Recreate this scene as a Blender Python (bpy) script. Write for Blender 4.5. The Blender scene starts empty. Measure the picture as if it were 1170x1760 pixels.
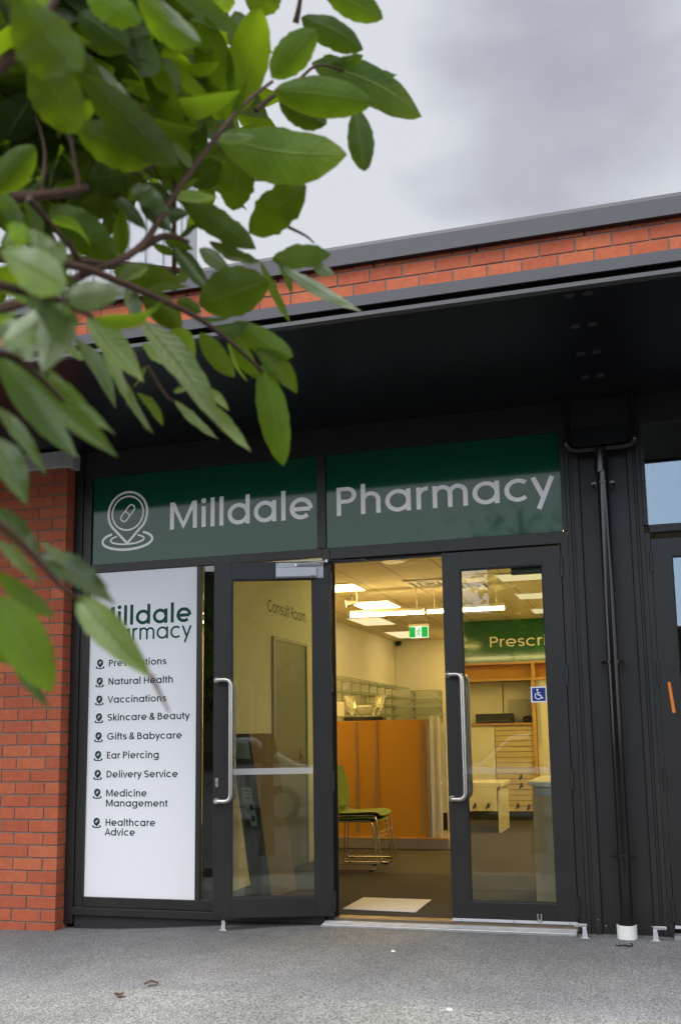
import bpy, bmesh, math, random
from mathutils import Vector, Matrix
random.seed(7)
sc = bpy.context.scene
col = sc.collection
PI = math.pi
R_ = math.radians

# ------------------------------------------------------------------ camera
F, U0, V0 = 1702.5634, 618.4876, 1005.7048            # focal length and principal point, in pixels of a 1170 x 1760 frame
YAW, PITCH, ROLL = R_(16.1647), R_(8.64124), R_(-0.9911)
CAM = Vector((1.33069, -6.605196, 1.255026))
_w = Vector((-math.sin(YAW) * math.cos(PITCH), math.cos(YAW) * math.cos(PITCH), math.sin(PITCH)))
_r0 = Vector((math.cos(YAW), math.sin(YAW), 0)); _u0 = _r0.cross(_w)
_r = _r0 * math.cos(ROLL) + _u0 * math.sin(ROLL)
_u = -_r0 * math.sin(ROLL) + _u0 * math.cos(ROLL)
cd = bpy.data.cameras.new('camera'); cam = bpy.data.objects.new('camera', cd); col.objects.link(cam)
M3 = Matrix((_r, _u, -_w)).transposed()
cam.matrix_world = Matrix.Translation(CAM) @ M3.to_4x4()
cd.sensor_fit = 'VERTICAL'; cd.sensor_height = 24; cd.sensor_width = 16
cd.lens = 24 * F / 1760
cd.shift_x = (585 - U0) / 1760; cd.shift_y = (V0 - 880) / 1760
cd.clip_start = 0.05; cd.clip_end = 2000
cd.dof.use_dof = True; cd.dof.focus_distance = 6.9; cd.dof.aperture_fstop = 6.0
sc.camera = cam

# ------------------------------------------------------------------ world, sun, exposure
SUN_EL, SUN_AZ = R_(58), R_(200)
world = bpy.data.worlds.new('World'); sc.world = world; world.use_nodes = True
nt = world.node_tree; nt.nodes.clear()
def wn(t, **k):
    n = nt.nodes.new(t)
    for a, b in k.items(): setattr(n, a, b)
    return n
W_out = wn('ShaderNodeOutputWorld'); W_mix = wn('ShaderNodeMixShader')
W_sky = wn('ShaderNodeTexSky', sky_type='NISHITA', sun_disc=False); W_sky.sun_elevation = SUN_EL; W_sky.sun_rotation = SUN_AZ
W_bg1 = wn('ShaderNodeBackground'); W_bg1.inputs[1].default_value = 0.10
W_bg2 = wn('ShaderNodeBackground')
W_tc = wn('ShaderNodeTexCoord')
W_map = wn('ShaderNodeMapping'); W_map.inputs['Scale'].default_value = (1.0, 1.0, 1.9); W_map.inputs['Location'].default_value = (0.35, 0.2, 0.75)
W_noise = wn('ShaderNodeTexNoise'); W_noise.inputs['Scale'].default_value = 2.1; W_noise.inputs['Detail'].default_value = 5; W_noise.inputs['Roughness'].default_value = 0.5
W_ramp = wn('ShaderNodeValToRGB')
W_ramp.color_ramp.elements[0].position = 0.20; W_ramp.color_ramp.elements[0].color = (0.33, 0.335, 0.39, 1)
W_ramp.color_ramp.elements[1].position = 0.50; W_ramp.color_ramp.elements[1].color = (0.60, 0.62, 0.65, 1)
W_dot = wn('ShaderNodeVectorMath', operation='DOT_PRODUCT'); W_dot.inputs[1].default_value = (-0.25, -0.93, 0.25)
W_mr = wn('ShaderNodeMapRange'); W_mr.inputs['From Min'].default_value = -0.35; W_mr.inputs['From Max'].default_value = 0.9
W_mr.inputs['To Min'].default_value = 0.95; W_mr.inputs['To Max'].default_value = 3.25
L = nt.links.new
L(W_tc.outputs['Generated'], W_map.inputs[0]); L(W_map.outputs[0], W_noise.inputs['Vector'])
# a darker bank of cloud to the right, high over the shops
W_bank = wn('ShaderNodeVectorMath', operation='DOT_PRODUCT'); W_bank.inputs[1].default_value = (0.012, 0.843, 0.537)
W_warp = wn('ShaderNodeVectorMath', operation='MULTIPLY_ADD'); W_warp.inputs[1].default_value = (0.07, 0.07, 0.07)
L(W_noise.outputs[1], W_warp.inputs[0]); L(W_tc.outputs['Generated'], W_warp.inputs[2])
W_sub = wn('ShaderNodeVectorMath', operation='SUBTRACT'); W_sub.inputs[1].default_value = (0.035, 0.035, 0.035)
L(W_warp.outputs[0], W_sub.inputs[0]); L(W_sub.outputs[0], W_bank.inputs[0])
W_bm = wn('ShaderNodeMapRange', interpolation_type='SMOOTHSTEP'); W_bm.inputs['From Min'].default_value = 0.978; W_bm.inputs['From Max'].default_value = 1.0
W_bm.inputs['To Min'].default_value = 0.06; W_bm.inputs['To Max'].default_value = -0.30
L(W_bank.outputs['Value'], W_bm.inputs[0])
W_add = wn('ShaderNodeMath', operation='ADD'); W_cal = wn('ShaderNodeMath', operation='MULTIPLY_ADD'); W_cal.inputs[1].default_value = 0.26; W_cal.inputs[2].default_value = 0.40
L(W_noise.outputs[0], W_cal.inputs[0]); L(W_cal.outputs[0], W_add.inputs[0]); L(W_bm.outputs[0], W_add.inputs[1])
L(W_add.outputs[0], W_ramp.inputs[0]); W_gap = wn('ShaderNodeVectorMath', operation='DOT_PRODUCT'); W_gap.inputs[1].default_value = (0.22, -0.955, 0.2)
L(W_tc.outputs['Generated'], W_gap.inputs[0])
W_gm = wn('ShaderNodeMapRange', interpolation_type='SMOOTHSTEP'); W_gm.inputs['From Min'].default_value = 0.95; W_gm.inputs['From Max'].default_value = 0.985; W_gm.inputs['To Max'].default_value = 0.85
L(W_gap.outputs['Value'], W_gm.inputs[0])
W_cm = wn('ShaderNodeMix', data_type='RGBA'); W_cm.inputs[7].default_value = (0.40, 0.58, 0.84, 1)
L(W_gm.outputs[0], W_cm.inputs[0]); L(W_ramp.outputs[0], W_cm.inputs[6]); L(W_cm.outputs[2], W_bg2.inputs[0])
L(W_tc.outputs['Generated'], W_dot.inputs[0]); L(W_dot.outputs['Value'], W_mr.inputs[0]); L(W_mr.outputs[0], W_bg2.inputs[1])
L(W_sky.outputs[0], W_bg1.inputs[0])
W_mix.inputs[0].default_value = 0.92
L(W_bg1.outputs[0], W_mix.inputs[1]); L(W_bg2.outputs[0], W_mix.inputs[2]); L(W_mix.outputs[0], W_out.inputs[0])
sd = bpy.data.lights.new('sun', 'SUN'); sun = bpy.data.objects.new('sun', sd); col.objects.link(sun)
sd.energy = 1.0; sd.angle = R_(25); sd.color = (1.0, 0.96, 0.9)
sun_dir = Vector((math.sin(SUN_AZ) * math.cos(SUN_EL), math.cos(SUN_AZ) * math.cos(SUN_EL), math.sin(SUN_EL)))
sun.rotation_euler = sun_dir.to_track_quat('Z', 'Y').to_euler(); sun.location = (0, -10, 12)
sc.view_settings.view_transform = 'Standard'; sc.view_settings.look = 'None'
sc.view_settings.exposure = 0.4; sc.view_settings.gamma = 1.0; sc.view_settings.use_curve_mapping = False
sc.render.engine = 'CYCLES'
sc.cycles.use_denoising = True
sc.cycles.max_bounces = 8; sc.cycles.transparent_max_bounces = 16; sc.cycles.glossy_bounces = 4
sc.cycles.caustics_reflective = False; sc.cycles.caustics_refractive = False
sc.cycles.sample_clamp_indirect = 6

# ------------------------------------------------------------------ materials
MATS = {}
class NB:
    def __init__(s, name):
        s.m = bpy.data.materials.new(name); s.m.use_nodes = True; s.t = s.m.node_tree; s.t.nodes.clear()
        s.out = s.t.nodes.new('ShaderNodeOutputMaterial')
    def n(s, t, inp=None, **k):
        n = s.t.nodes.new(t)
        for a, b in k.items(): setattr(n, a, b)
        for a, b in (inp or {}).items():
            if hasattr(b, 'is_linked') and hasattr(b, 'node'): s.t.links.new(b, n.inputs[a])
            else: n.inputs[a].default_value = b
        return n
    def l(s, a, b): s.t.links.new(a, b)

def rgb(c): return (c[0], c[1], c[2], 1)
def simple(name, c, rough=0.5, metal=0.0, var=0.12, scale=6.0, bump=0.0, bscale=60.0, coat=0.0, spec=0.5, aniso=None):
    """a painted, moulded or sheet material: base colour with faint blotchy variation, roughness variation and fine bump"""
    b = NB(name)
    tc = b.n('ShaderNodeTexCoord')
    vec = tc.outputs['Object']
    if aniso:
        vec = b.n('ShaderNodeMapping', {'Vector': vec, 'Scale': aniso}).outputs[0]
    no = b.n('ShaderNodeTexNoise', {'Vector': vec, 'Scale': scale, 'Detail': 6.0, 'Roughness': 0.6})
    mr = b.n('ShaderNodeMapRange', {'Value': no.outputs[0], 'From Min': 0.25, 'From Max': 0.75, 'To Min': 1 - var, 'To Max': 1 + var})
    mx = b.n('ShaderNodeVectorMath', {0: c, 'Scale': mr.outputs[0]}, operation='SCALE')
    r2 = b.n('ShaderNodeMapRange', {'Value': no.outputs[0], 'From Min': 0.2, 'From Max': 0.8, 'To Min': max(0.02, rough * 0.85), 'To Max': min(1, rough * 1.15)})
    p = b.n('ShaderNodeBsdfPrincipled', {'Base Color': mx.outputs[0], 'Roughness': r2.outputs[0], 'Metallic': metal, 'Coat Weight': coat, 'Coat Roughness': 0.05, 'Specular IOR Level': spec})
    if bump:
        n2 = b.n('ShaderNodeTexNoise', {'Vector': vec, 'Scale': bscale, 'Detail': 4.0})
        bp = b.n('ShaderNodeBump', {'Height': n2.outputs[0], 'Strength': bump, 'Distance': 0.004})
        b.l(bp.outputs[0], p.inputs['Normal'])
    b.l(p.outputs[0], b.out.inputs[0])
    MATS[name] = b.m
    return b.m

def emis(name, c, s):
    b = NB(name); e = b.n('ShaderNodeEmission', {'Color': rgb(c), 'Strength': s}); b.l(e.outputs[0], b.out.inputs[0]); MATS[name] = b.m; return b.m

def glass_mat(name, tint=(0.88, 0.91, 0.87), refl=1.2, rough=0.0):
    """a thin pane: clear where you look straight through, mirroring at a slant"""
    b = NB(name)
    fr = b.n('ShaderNodeFresnel', {'IOR': 1.5})
    k = b.n('ShaderNodeMath', {0: fr.outputs[0], 1: refl}, operation='MULTIPLY', use_clamp=True)
    t = b.n('ShaderNodeBsdfTransparent', {'Color': rgb(tint)})
    no = b.n('ShaderNodeTexNoise', {'Vector': b.n('ShaderNodeTexCoord').outputs['Object'], 'Scale': 1.3, 'Detail': 1.0})
    bp = b.n('ShaderNodeBump', {'Height': no.outputs[0], 'Strength': 0.12, 'Distance': 0.01})
    g = b.n('ShaderNodeBsdfGlossy', {'Color': (1, 1, 1, 1), 'Roughness': rough, 'Normal': bp.outputs[0]})
    m = b.n('ShaderNodeMixShader', {0: k.outputs[0], 1: t.outputs[0], 2: g.outputs[0]})
    b.l(m.outputs[0], b.out.inputs[0]); MATS[name] = b.m; return b.m

def film_mat(name, c, alpha, rough=0.4):
    b = NB(name)
    t = b.n('ShaderNodeBsdfTransparent'); d = b.n('ShaderNodeBsdfDiffuse', {'Color': rgb(c)})
    m = b.n('ShaderNodeMixShader', {0: alpha, 1: t.outputs[0], 2: d.outputs[0]})
    b.l(m.outputs[0], b.out.inputs[0]); MATS[name] = b.m; return b.m

def brick_mat():
    b = NB('brick_clay')
    at = b.n('ShaderNodeAttribute', attribute_name='tone')
    tc = b.n('ShaderNodeTexCoord')
    n1 = b.n('ShaderNodeTexNoise', {'Vector': tc.outputs['Object'], 'Scale': 30.0, 'Detail': 8.0, 'Roughness': 0.65})
    n2 = b.n('ShaderNodeTexNoise', {'Vector': tc.outputs['Object'], 'Scale': 260.0, 'Detail': 3.0})
    mr = b.n('ShaderNodeValToRGB', {0: at.outputs['Fac']})
    cr = mr.color_ramp
    cr.elements[0].color = (0.385, 0.085, 0.037, 1); cr.elements[1].color = (0.50, 0.132, 0.054, 1)
    e = cr.elements.new(0.5); e.color = (0.44, 0.098, 0.040, 1)
    k = b.n('ShaderNodeMapRange', {'Value': n1.outputs[0], 'From Min': 0.3, 'From Max': 0.7, 'To Min': 0.8, 'To Max': 1.14})
    k2 = b.n('ShaderNodeMapRange', {'Value': n2.outputs[0], 'From Min': 0.3, 'From Max': 0.7, 'To Min': 0.88, 'To Max': 1.08})
    kk = b.n('ShaderNodeMath', {0: k.outputs[0], 1: k2.outputs[0]}, operation='MULTIPLY')
    v = b.n('ShaderNodeVectorMath', {0: mr.outputs[0], 'Scale': kk.outputs[0]}, operation='SCALE')
    bp = b.n('ShaderNodeBump', {'Height': n2.outputs[0], 'Strength': 0.45, 'Distance': 0.003})
    p = b.n('ShaderNodeBsdfPrincipled', {'Base Color': v.outputs[0], 'Roughness': 0.85, 'Normal': bp.outputs[0]})
    b.l(p.outputs[0], b.out.inputs[0]); MATS['brick_clay'] = b.m

def ground_mat(name, lo, mid, hi, speck=170.0, front=None):
    b = NB(name)
    tc = b.n('ShaderNodeTexCoord'); v = tc.outputs['Object']
    vo = b.n('ShaderNodeTexVoronoi', {'Vector': v, 'Scale': speck, 'Randomness': 1.0})
    vo2 = b.n('ShaderNodeTexNoise', {'Vector': v, 'Scale': speck * 0.9, 'Detail': 6.0, 'Roughness': 0.75})
    bl = b.n('ShaderNodeTexNoise', {'Vector': v, 'Scale': 1.1, 'Detail': 7.0, 'Roughness': 0.6})
    st = b.n('ShaderNodeTexNoise', {'Vector': v, 'Scale': 9.0, 'Detail': 5.0, 'Roughness': 0.7})
    sep = b.n('ShaderNodeSeparateColor', {0: vo.outputs['Color']})
    ad = b.n('ShaderNodeMath', {0: sep.outputs[0], 1: vo2.outputs[0]}, operation='ADD')
    hf = b.n('ShaderNodeMath', {0: ad.outputs[0], 1: 0.5}, operation='MULTIPLY')
    cr = b.n('ShaderNodeValToRGB', {0: hf.outputs[0]})
    r = cr.color_ramp; r.elements[0].position = 0.22; r.elements[0].color = rgb(lo); r.elements[1].position = 0.8; r.elements[1].color = rgb(hi)
    e = r.elements.new(0.5); e.color = rgb(mid)
    k = b.n('ShaderNodeMapRange', {'Value': bl.outputs[0], 'From Min': 0.3, 'From Max': 0.7, 'To Min': 0.78, 'To Max': 1.18})
    k2 = b.n('ShaderNodeMapRange', {'Value': st.outputs[0], 'From Min': 0.3, 'From Max': 0.7, 'To Min': 0.9, 'To Max': 1.1})
    kk = b.n('ShaderNodeMath', {0: k.outputs[0], 1: k2.outputs[0]}, operation='MULTIPLY')
    sv = b.n('ShaderNodeVectorMath', {0: cr.outputs[0], 'Scale': kk.outputs[0]}, operation='SCALE')
    if front:                                                      # paler towards the strip in front, with a noisy edge
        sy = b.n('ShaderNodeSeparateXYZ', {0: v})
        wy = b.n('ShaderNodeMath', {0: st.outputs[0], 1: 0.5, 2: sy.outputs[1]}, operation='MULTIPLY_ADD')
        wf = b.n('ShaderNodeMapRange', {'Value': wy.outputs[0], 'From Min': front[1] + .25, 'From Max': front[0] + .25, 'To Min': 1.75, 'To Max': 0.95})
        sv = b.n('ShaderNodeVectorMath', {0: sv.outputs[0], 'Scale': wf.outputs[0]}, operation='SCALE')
    bp = b.n('ShaderNodeBump', {'Height': hf.outputs[0], 'Strength': 0.6, 'Distance': 0.006})
    p = b.n('ShaderNodeBsdfPrincipled', {'Base Color': sv.outputs[0], 'Roughness': 0.9, 'Normal': bp.outputs[0]})
    b.l(p.outputs[0], b.out.inputs[0]); MATS[name] = b.m

def leaf_mat(name, top, under, glow, rough=0.42, spec=0.5):
    b = NB(name)
    uv = b.n('ShaderNodeUVMap'); uv.uv_map = 'UVMap'
    sx = b.n('ShaderNodeSeparateXYZ', {0: uv.outputs[0]})
    at = b.n('ShaderNodeAttribute', attribute_name='tone')
    ab = b.n('ShaderNodeMath', {0: sx.outputs[1], 1: 0.5}, operation='SUBTRACT')
    ab2 = b.n('ShaderNodeMath', {0: ab.outputs[0]}, operation='ABSOLUTE')
    mid = b.n('ShaderNodeMapRange', {'Value': ab2.outputs[0], 'From Min': 0.012, 'From Max': 0.035, 'To Min': 1.0, 'To Max': 0.0})
    # side veins slant towards the tip
    sl = b.n('ShaderNodeMath', {0: ab2.outputs[0], 1: -0.35, 2: sx.outputs[0]}, operation='MULTIPLY_ADD')
    fr = b.n('ShaderNodeMath', {0: sl.outputs[0], 1: 11.0}, operation='MULTIPLY')
    fr2 = b.n('ShaderNodeMath', {0: fr.outputs[0]}, operation='FRACT')
    fr3 = b.n('ShaderNodeMath', {0: fr2.outputs[0], 1: 0.5}, operation='SUBTRACT')
    fr4 = b.n('ShaderNodeMath', {0: fr3.outputs[0]}, operation='ABSOLUTE')
    ve = b.n('ShaderNodeMapRange', {'Value': fr4.outputs[0], 'From Min': 0.03, 'From Max': 0.12, 'To Min': 0.26, 'To Max': 0.0})
    vein = b.n('ShaderNodeMath', {0: mid.outputs[0], 1: ve.outputs[0]}, operation='MAXIMUM')
    no = b.n('ShaderNodeTexNoise', {'Vector': b.n('ShaderNodeTexCoord').outputs['Object'], 'Scale': 25.0, 'Detail': 4.0})
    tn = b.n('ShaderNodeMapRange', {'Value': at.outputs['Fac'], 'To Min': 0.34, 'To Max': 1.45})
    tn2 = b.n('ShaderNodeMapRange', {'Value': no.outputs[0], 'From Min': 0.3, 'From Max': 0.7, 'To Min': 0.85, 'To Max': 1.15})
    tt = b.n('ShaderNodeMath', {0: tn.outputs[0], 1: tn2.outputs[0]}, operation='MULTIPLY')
    geo = b.n('ShaderNodeNewGeometry')
    sid = b.n('ShaderNodeMix', {0: geo.outputs['Backfacing'], 6: rgb(top), 7: rgb(under)}, data_type='RGBA')
    vc = b.n('ShaderNodeMix', {0: vein.outputs[0], 6: sid.outputs[2], 7: (0.16, 0.22, 0.06, 1)}, data_type='RGBA')
    # yellowing blotches, and brown nibbled margins and spots
    n3 = b.n('ShaderNodeTexNoise', {'Vector': b.n('ShaderNodeTexCoord').outputs['Object'], 'Scale': 9.0, 'Detail': 3.0})
    yl = b.n('ShaderNodeMapRange', {'Value': n3.outputs[0], 'From Min': 0.52, 'From Max': 0.75, 'To Min': 0.0, 'To Max': 0.55})
    yc = b.n('ShaderNodeMix', {0: yl.outputs[0], 6: vc.outputs[2], 7: (0.13, 0.16, 0.02, 1)}, data_type='RGBA')
    n4 = b.n('ShaderNodeTexNoise', {'Vector': b.n('ShaderNodeTexCoord').outputs['Object'], 'Scale': 70.0, 'Detail': 3.0})
    ed = b.n('ShaderNodeMath', {0: ab2.outputs[0], 1: 0.55, 2: n4.outputs[0]}, operation='MULTIPLY_ADD')
    bs = b.n('ShaderNodeMapRange', {'Value': ed.outputs[0], 'From Min': 0.86, 'From Max': 0.93, 'To Min': 0.0, 'To Max': 0.9})
    vc = b.n('ShaderNodeMix', {0: bs.outputs[0], 6: yc.outputs[2], 7: (0.07, 0.035, 0.012, 1)}, data_type='RGBA')
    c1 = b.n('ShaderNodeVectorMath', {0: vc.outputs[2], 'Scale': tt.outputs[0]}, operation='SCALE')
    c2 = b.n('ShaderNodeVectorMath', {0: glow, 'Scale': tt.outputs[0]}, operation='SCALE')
    bp = b.n('ShaderNodeBump', {'Height': vein.outputs[0], 'Strength': 0.8, 'Distance': 0.003})
    p = b.n('ShaderNodeBsdfPrincipled', {'Base Color': c1.outputs[0], 'Roughness': rough, 'Specular IOR Level': spec, 'Normal': bp.outputs[0]})
    tr = b.n('ShaderNodeBsdfTranslucent', {'Color': c2.outputs[0]})
    m = b.n('ShaderNodeMixShader', {0: 0.46, 1: p.outputs[0], 2: tr.outputs[0]})
    b.l(m.outputs[0], b.out.inputs[0]); MATS[name] = b.m

def tile_ceiling():
    b = NB('ceiling_tile')
    tc = b.n('ShaderNodeTexCoord')
    br = b.n('ShaderNodeTexBrick', {'Vector': b.n('ShaderNodeMapping', {'Vector': tc.outputs['Object'], 'Location': (0.583 + 0.503 * 10, -2.13 + 0.99 * 20, 0)}).outputs[0],
             'Color1': (0.74, 0.66, 0.46, 1), 'Color2': (0.72, 0.64, 0.44, 1), 'Mortar': (0.28, 0.25, 0.18, 1), 'Scale': 1.0,
             'Mortar Size': 0.006, 'Brick Width': 0.503, 'Row Height': 0.99}, offset=0.0)
    p = b.n('ShaderNodeBsdfPrincipled', {'Base Color': br.outputs[0], 'Roughness': 0.95})
    b.l(p.outputs[0], b.out.inputs[0]); MATS['ceiling_tile'] = b.m

def wood(name, c1, c2, axis=(1, 1, 12), rough=0.45):
    b = NB(name)
    tc = b.n('ShaderNodeTexCoord')
    mp = b.n('ShaderNodeMapping', {'Vector': tc.outputs['Object'], 'Scale': axis})
    n1 = b.n('ShaderNodeTexNoise', {'Vector': mp.outputs[0], 'Scale': 3.0, 'Detail': 8.0, 'Roughness': 0.6, 'Distortion': 0.6})
    mx = b.n('ShaderNodeMix', {0: n1.outputs[0], 6: rgb(c1), 7: rgb(c2)}, data_type='RGBA')
    p = b.n('ShaderNodeBsdfPrincipled', {'Base Color': mx.outputs[2], 'Roughness': rough})
    b.l(p.outputs[0], b.out.inputs[0]); MATS[name] = b.m

brick_mat(); tile_ceiling()
simple('mortar', (0.20, 0.17, 0.15), 0.95, var=0.2, scale=40, bump=0.4, bscale=200)
simple('black_aluminium', (0.0150, 0.0134, 0.0132), 0.42, var=0.18, scale=3, bump=0.05, bscale=900)
simple('black_cladding', (0.0150, 0.0135, 0.0138), 0.46, var=0.2, scale=2.5, bump=0.05, bscale=40)
simple('black_soffit', (0.008, 0.009, 0.012), 0.34, var=0.2, scale=1.5, spec=0.35)
simple('black_rubber', (0.012, 0.012, 0.013), 0.7, var=0.2)
simple('grey_flashing', (0.056, 0.054, 0.063), 0.45, var=0.12, scale=2.0, bump=0.06, bscale=9)
simple('grey_trim', (0.075, 0.076, 0.08), 0.45, var=0.1)
simple('pipe_black', (0.007, 0.006, 0.006), 0.13, var=0.15)
simple('white_pvc', (0.72, 0.72, 0.70), 0.5, var=0.08, scale=20)
simple('steel_brushed', (0.62, 0.58, 0.56), 0.28, 1.0, var=0.1, scale=8, aniso=(30, 30, 1), bump=0.08, bscale=40)
simple('aluminium', (0.62, 0.62, 0.63), 0.4, 0.9, var=0.1, scale=15)
simple('silver_paint', (0.56, 0.56, 0.60), 0.42, 0.25, var=0.06, scale=8)
simple('chrome', (0.55, 0.52, 0.48), 0.18, 1.0, var=0.05)
simple('bronze_sill', (0.20, 0.15, 0.10), 0.4, 0.6, var=0.15, scale=8)
simple('concrete_cap', (0.42, 0.41, 0.42), 0.8, var=0.15, scale=10, bump=0.2, bscale=70)
simple('sign_green', (0.003, 0.075, 0.038), 0.06, var=0.05, scale=1, spec=0.32)
simple('sign_letter', (0.86, 0.83, 0.85), 0.15, var=0.05)
simple('poster_white', (0.82, 0.82, 0.85), 0.5, var=0.012, scale=2)
simple('poster_green', (0.006, 0.070, 0.045), 0.6, var=0.05, spec=0.2)
simple('poster_text', (0.008, 0.045, 0.034), 0.6, var=0.05, spec=0.2)
simple('post_black', (0.010, 0.010, 0.012), 0.9, var=0.1, spec=0.0)
simple('metal_cladding_white', (0.46, 0.46, 0.48), 0.45, var=0.05, scale=1.0)
simple('wall_paint', (0.74, 0.73, 0.66), 0.75, var=0.05, scale=1.5, bump=0.03, bscale=150)
simple('door_paint', (0.27, 0.28, 0.27), 0.5, var=0.06)
simple('trim_paint', (0.42, 0.42, 0.38), 0.5, var=0.06)
simple('wall_text', (0.012, 0.02, 0.012), 0.6)
simple('bulkhead_green', (0.010, 0.115, 0.022), 0.10, var=0.08, scale=1.2, coat=0.2)
simple('bulkhead_text', (0.93, 0.92, 0.78), 0.4)
simple('carpet', (0.042, 0.033, 0.025), 0.95, var=0.45, scale=14, bump=0.5, bscale=300, aniso=(1, 3, 1))
simple('entry_mat_black', (0.010, 0.0085, 0.008), 0.95, var=0.3, scale=90, bump=0.5, bscale=400)
simple('mat_grey', (0.56, 0.54, 0.51), 0.85, var=0.12, scale=40, bump=0.3, bscale=300, aniso=(1, 8, 1))
simple('green_plastic', (0.105, 0.185, 0.008), 0.35, var=0.05)
simple('black_plastic', (0.014, 0.013, 0.013), 0.4, var=0.1)
simple('white_laminate', (0.70, 0.68, 0.58), 0.4, var=0.05)
simple('beige_laminate', (0.50, 0.37, 0.20), 0.42, var=0.08, scale=4, aniso=(6, 6, 1))
simple('kick_metal', (0.44, 0.42, 0.40), 0.35, 0.7, var=0.12, scale=5)
simple('kraft', (0.25, 0.165, 0.08), 0.8, var=0.12, scale=6, bump=0.15, bscale=30)
simple('kraft_dark', (0.17, 0.135, 0.10), 0.25, var=0.45, scale=12, bump=0.6, bscale=18, aniso=(1, 1, 0.3))
simple('label_white', (0.66, 0.70, 0.70), 0.5, var=0.05)
simple('label_ink', (0.03, 0.04, 0.05), 0.6)
simple('orange_tape', (0.75, 0.20, 0.015), 0.5, var=0.12, scale=30)
simple('sticker_blue', (0.012, 0.025, 0.20), 0.3, var=0.04)
simple('sticker_white', (0.80, 0.80, 0.84), 0.35, var=0.03)
simple('white_plastic', (0.74, 0.73, 0.68), 0.4, var=0.05)
simple('shelf_glass_edge', (0.30, 0.37, 0.27), 0.15, var=0.1)
simple('shelf_bracket', (0.42, 0.44, 0.36), 0.4, 0.0, var=0.1)
simple('slat_dark', (0.16, 0.13, 0.09), 0.6)
simple('plinth_black', (0.02, 0.025, 0.022), 0.5)
simple('bark', (0.080, 0.040, 0.026), 0.85, var=0.35, scale=30, bump=0.6, bscale=60)
simple('dead_leaf', (0.12, 0.06, 0.03), 0.8, var=0.3, scale=40)
simple('litter_white', (0.7, 0.7, 0.68), 0.7)
simple('car_white', (0.72, 0.73, 0.75), 0.2, var=0.02, coat=0.6)
simple('car_glass', (0.02, 0.025, 0.03), 0.06)
simple('tyre', (0.02, 0.02, 0.02), 0.8)
simple('render_dark', (0.085, 0.085, 0.065), 0.85, var=0.1, scale=3)
simple('reflection_grey', (0.055, 0.055, 0.062), 0.35, var=0.1)
wood('amber_panel', (0.58, 0.275, 0.014), (0.51, 0.23, 0.010), (1, 1, 10))
wood('amber_timber', (0.62, 0.38, 0.13), (0.52, 0.29, 0.085), (1.2, 8, 8))
wood('bench_timber', (0.42, 0.26, 0.11), (0.34, 0.20, 0.08), (1.2, 8, 8))
wood('slatwall', (0.62, 0.52, 0.30), (0.56, 0.46, 0.26), (1, 6, 10))
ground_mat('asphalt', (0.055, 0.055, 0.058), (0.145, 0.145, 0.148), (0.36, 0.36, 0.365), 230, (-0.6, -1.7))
ground_mat('concrete', (0.10, 0.10, 0.095), (0.32, 0.32, 0.305), (0.60, 0.60, 0.57), 150)
ground_mat('road_asphalt', (0.03, 0.03, 0.03), (0.10, 0.10, 0.10), (0.2, 0.2, 0.2), 90)
glass_mat('glass'); glass_mat('glass_dark', (0.45, 0.52, 0.52), 3.4); glass_mat('shelf_glass', (0.93, 0.97, 0.93), 0.3)
glass_mat('clear_plastic', (0.93, 0.93, 0.88), 2.0, 0.08)
film_mat('frosted_film', (0.82, 0.84, 0.86), 0.40); film_mat('faint_film', (0.82, 0.84, 0.86), 0.13)
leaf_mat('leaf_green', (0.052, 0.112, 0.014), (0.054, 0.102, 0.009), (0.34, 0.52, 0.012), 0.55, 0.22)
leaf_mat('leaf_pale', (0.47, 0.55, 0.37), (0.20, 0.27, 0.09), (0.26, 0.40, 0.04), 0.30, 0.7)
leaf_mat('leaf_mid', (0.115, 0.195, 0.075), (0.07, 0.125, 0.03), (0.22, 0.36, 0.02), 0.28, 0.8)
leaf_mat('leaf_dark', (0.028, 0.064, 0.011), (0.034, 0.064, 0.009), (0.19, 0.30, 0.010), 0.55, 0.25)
WARM = (1.0, 0.67, 0.195)
emis('light_panel', WARM, 27.0); emis('light_tube', (1.0, 0.74, 0.32), 36.0); emis('light_panel_cream', (1.0, 0.80, 0.43), 0.80)
emis('exit_green', (0.02, 0.42, 0.05), 0.85); emis('exit_white', (0.85, 1.0, 0.72), 1.0)
emis('spot_lamp', (1.0, 0.78, 0.38), 6.0)

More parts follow.
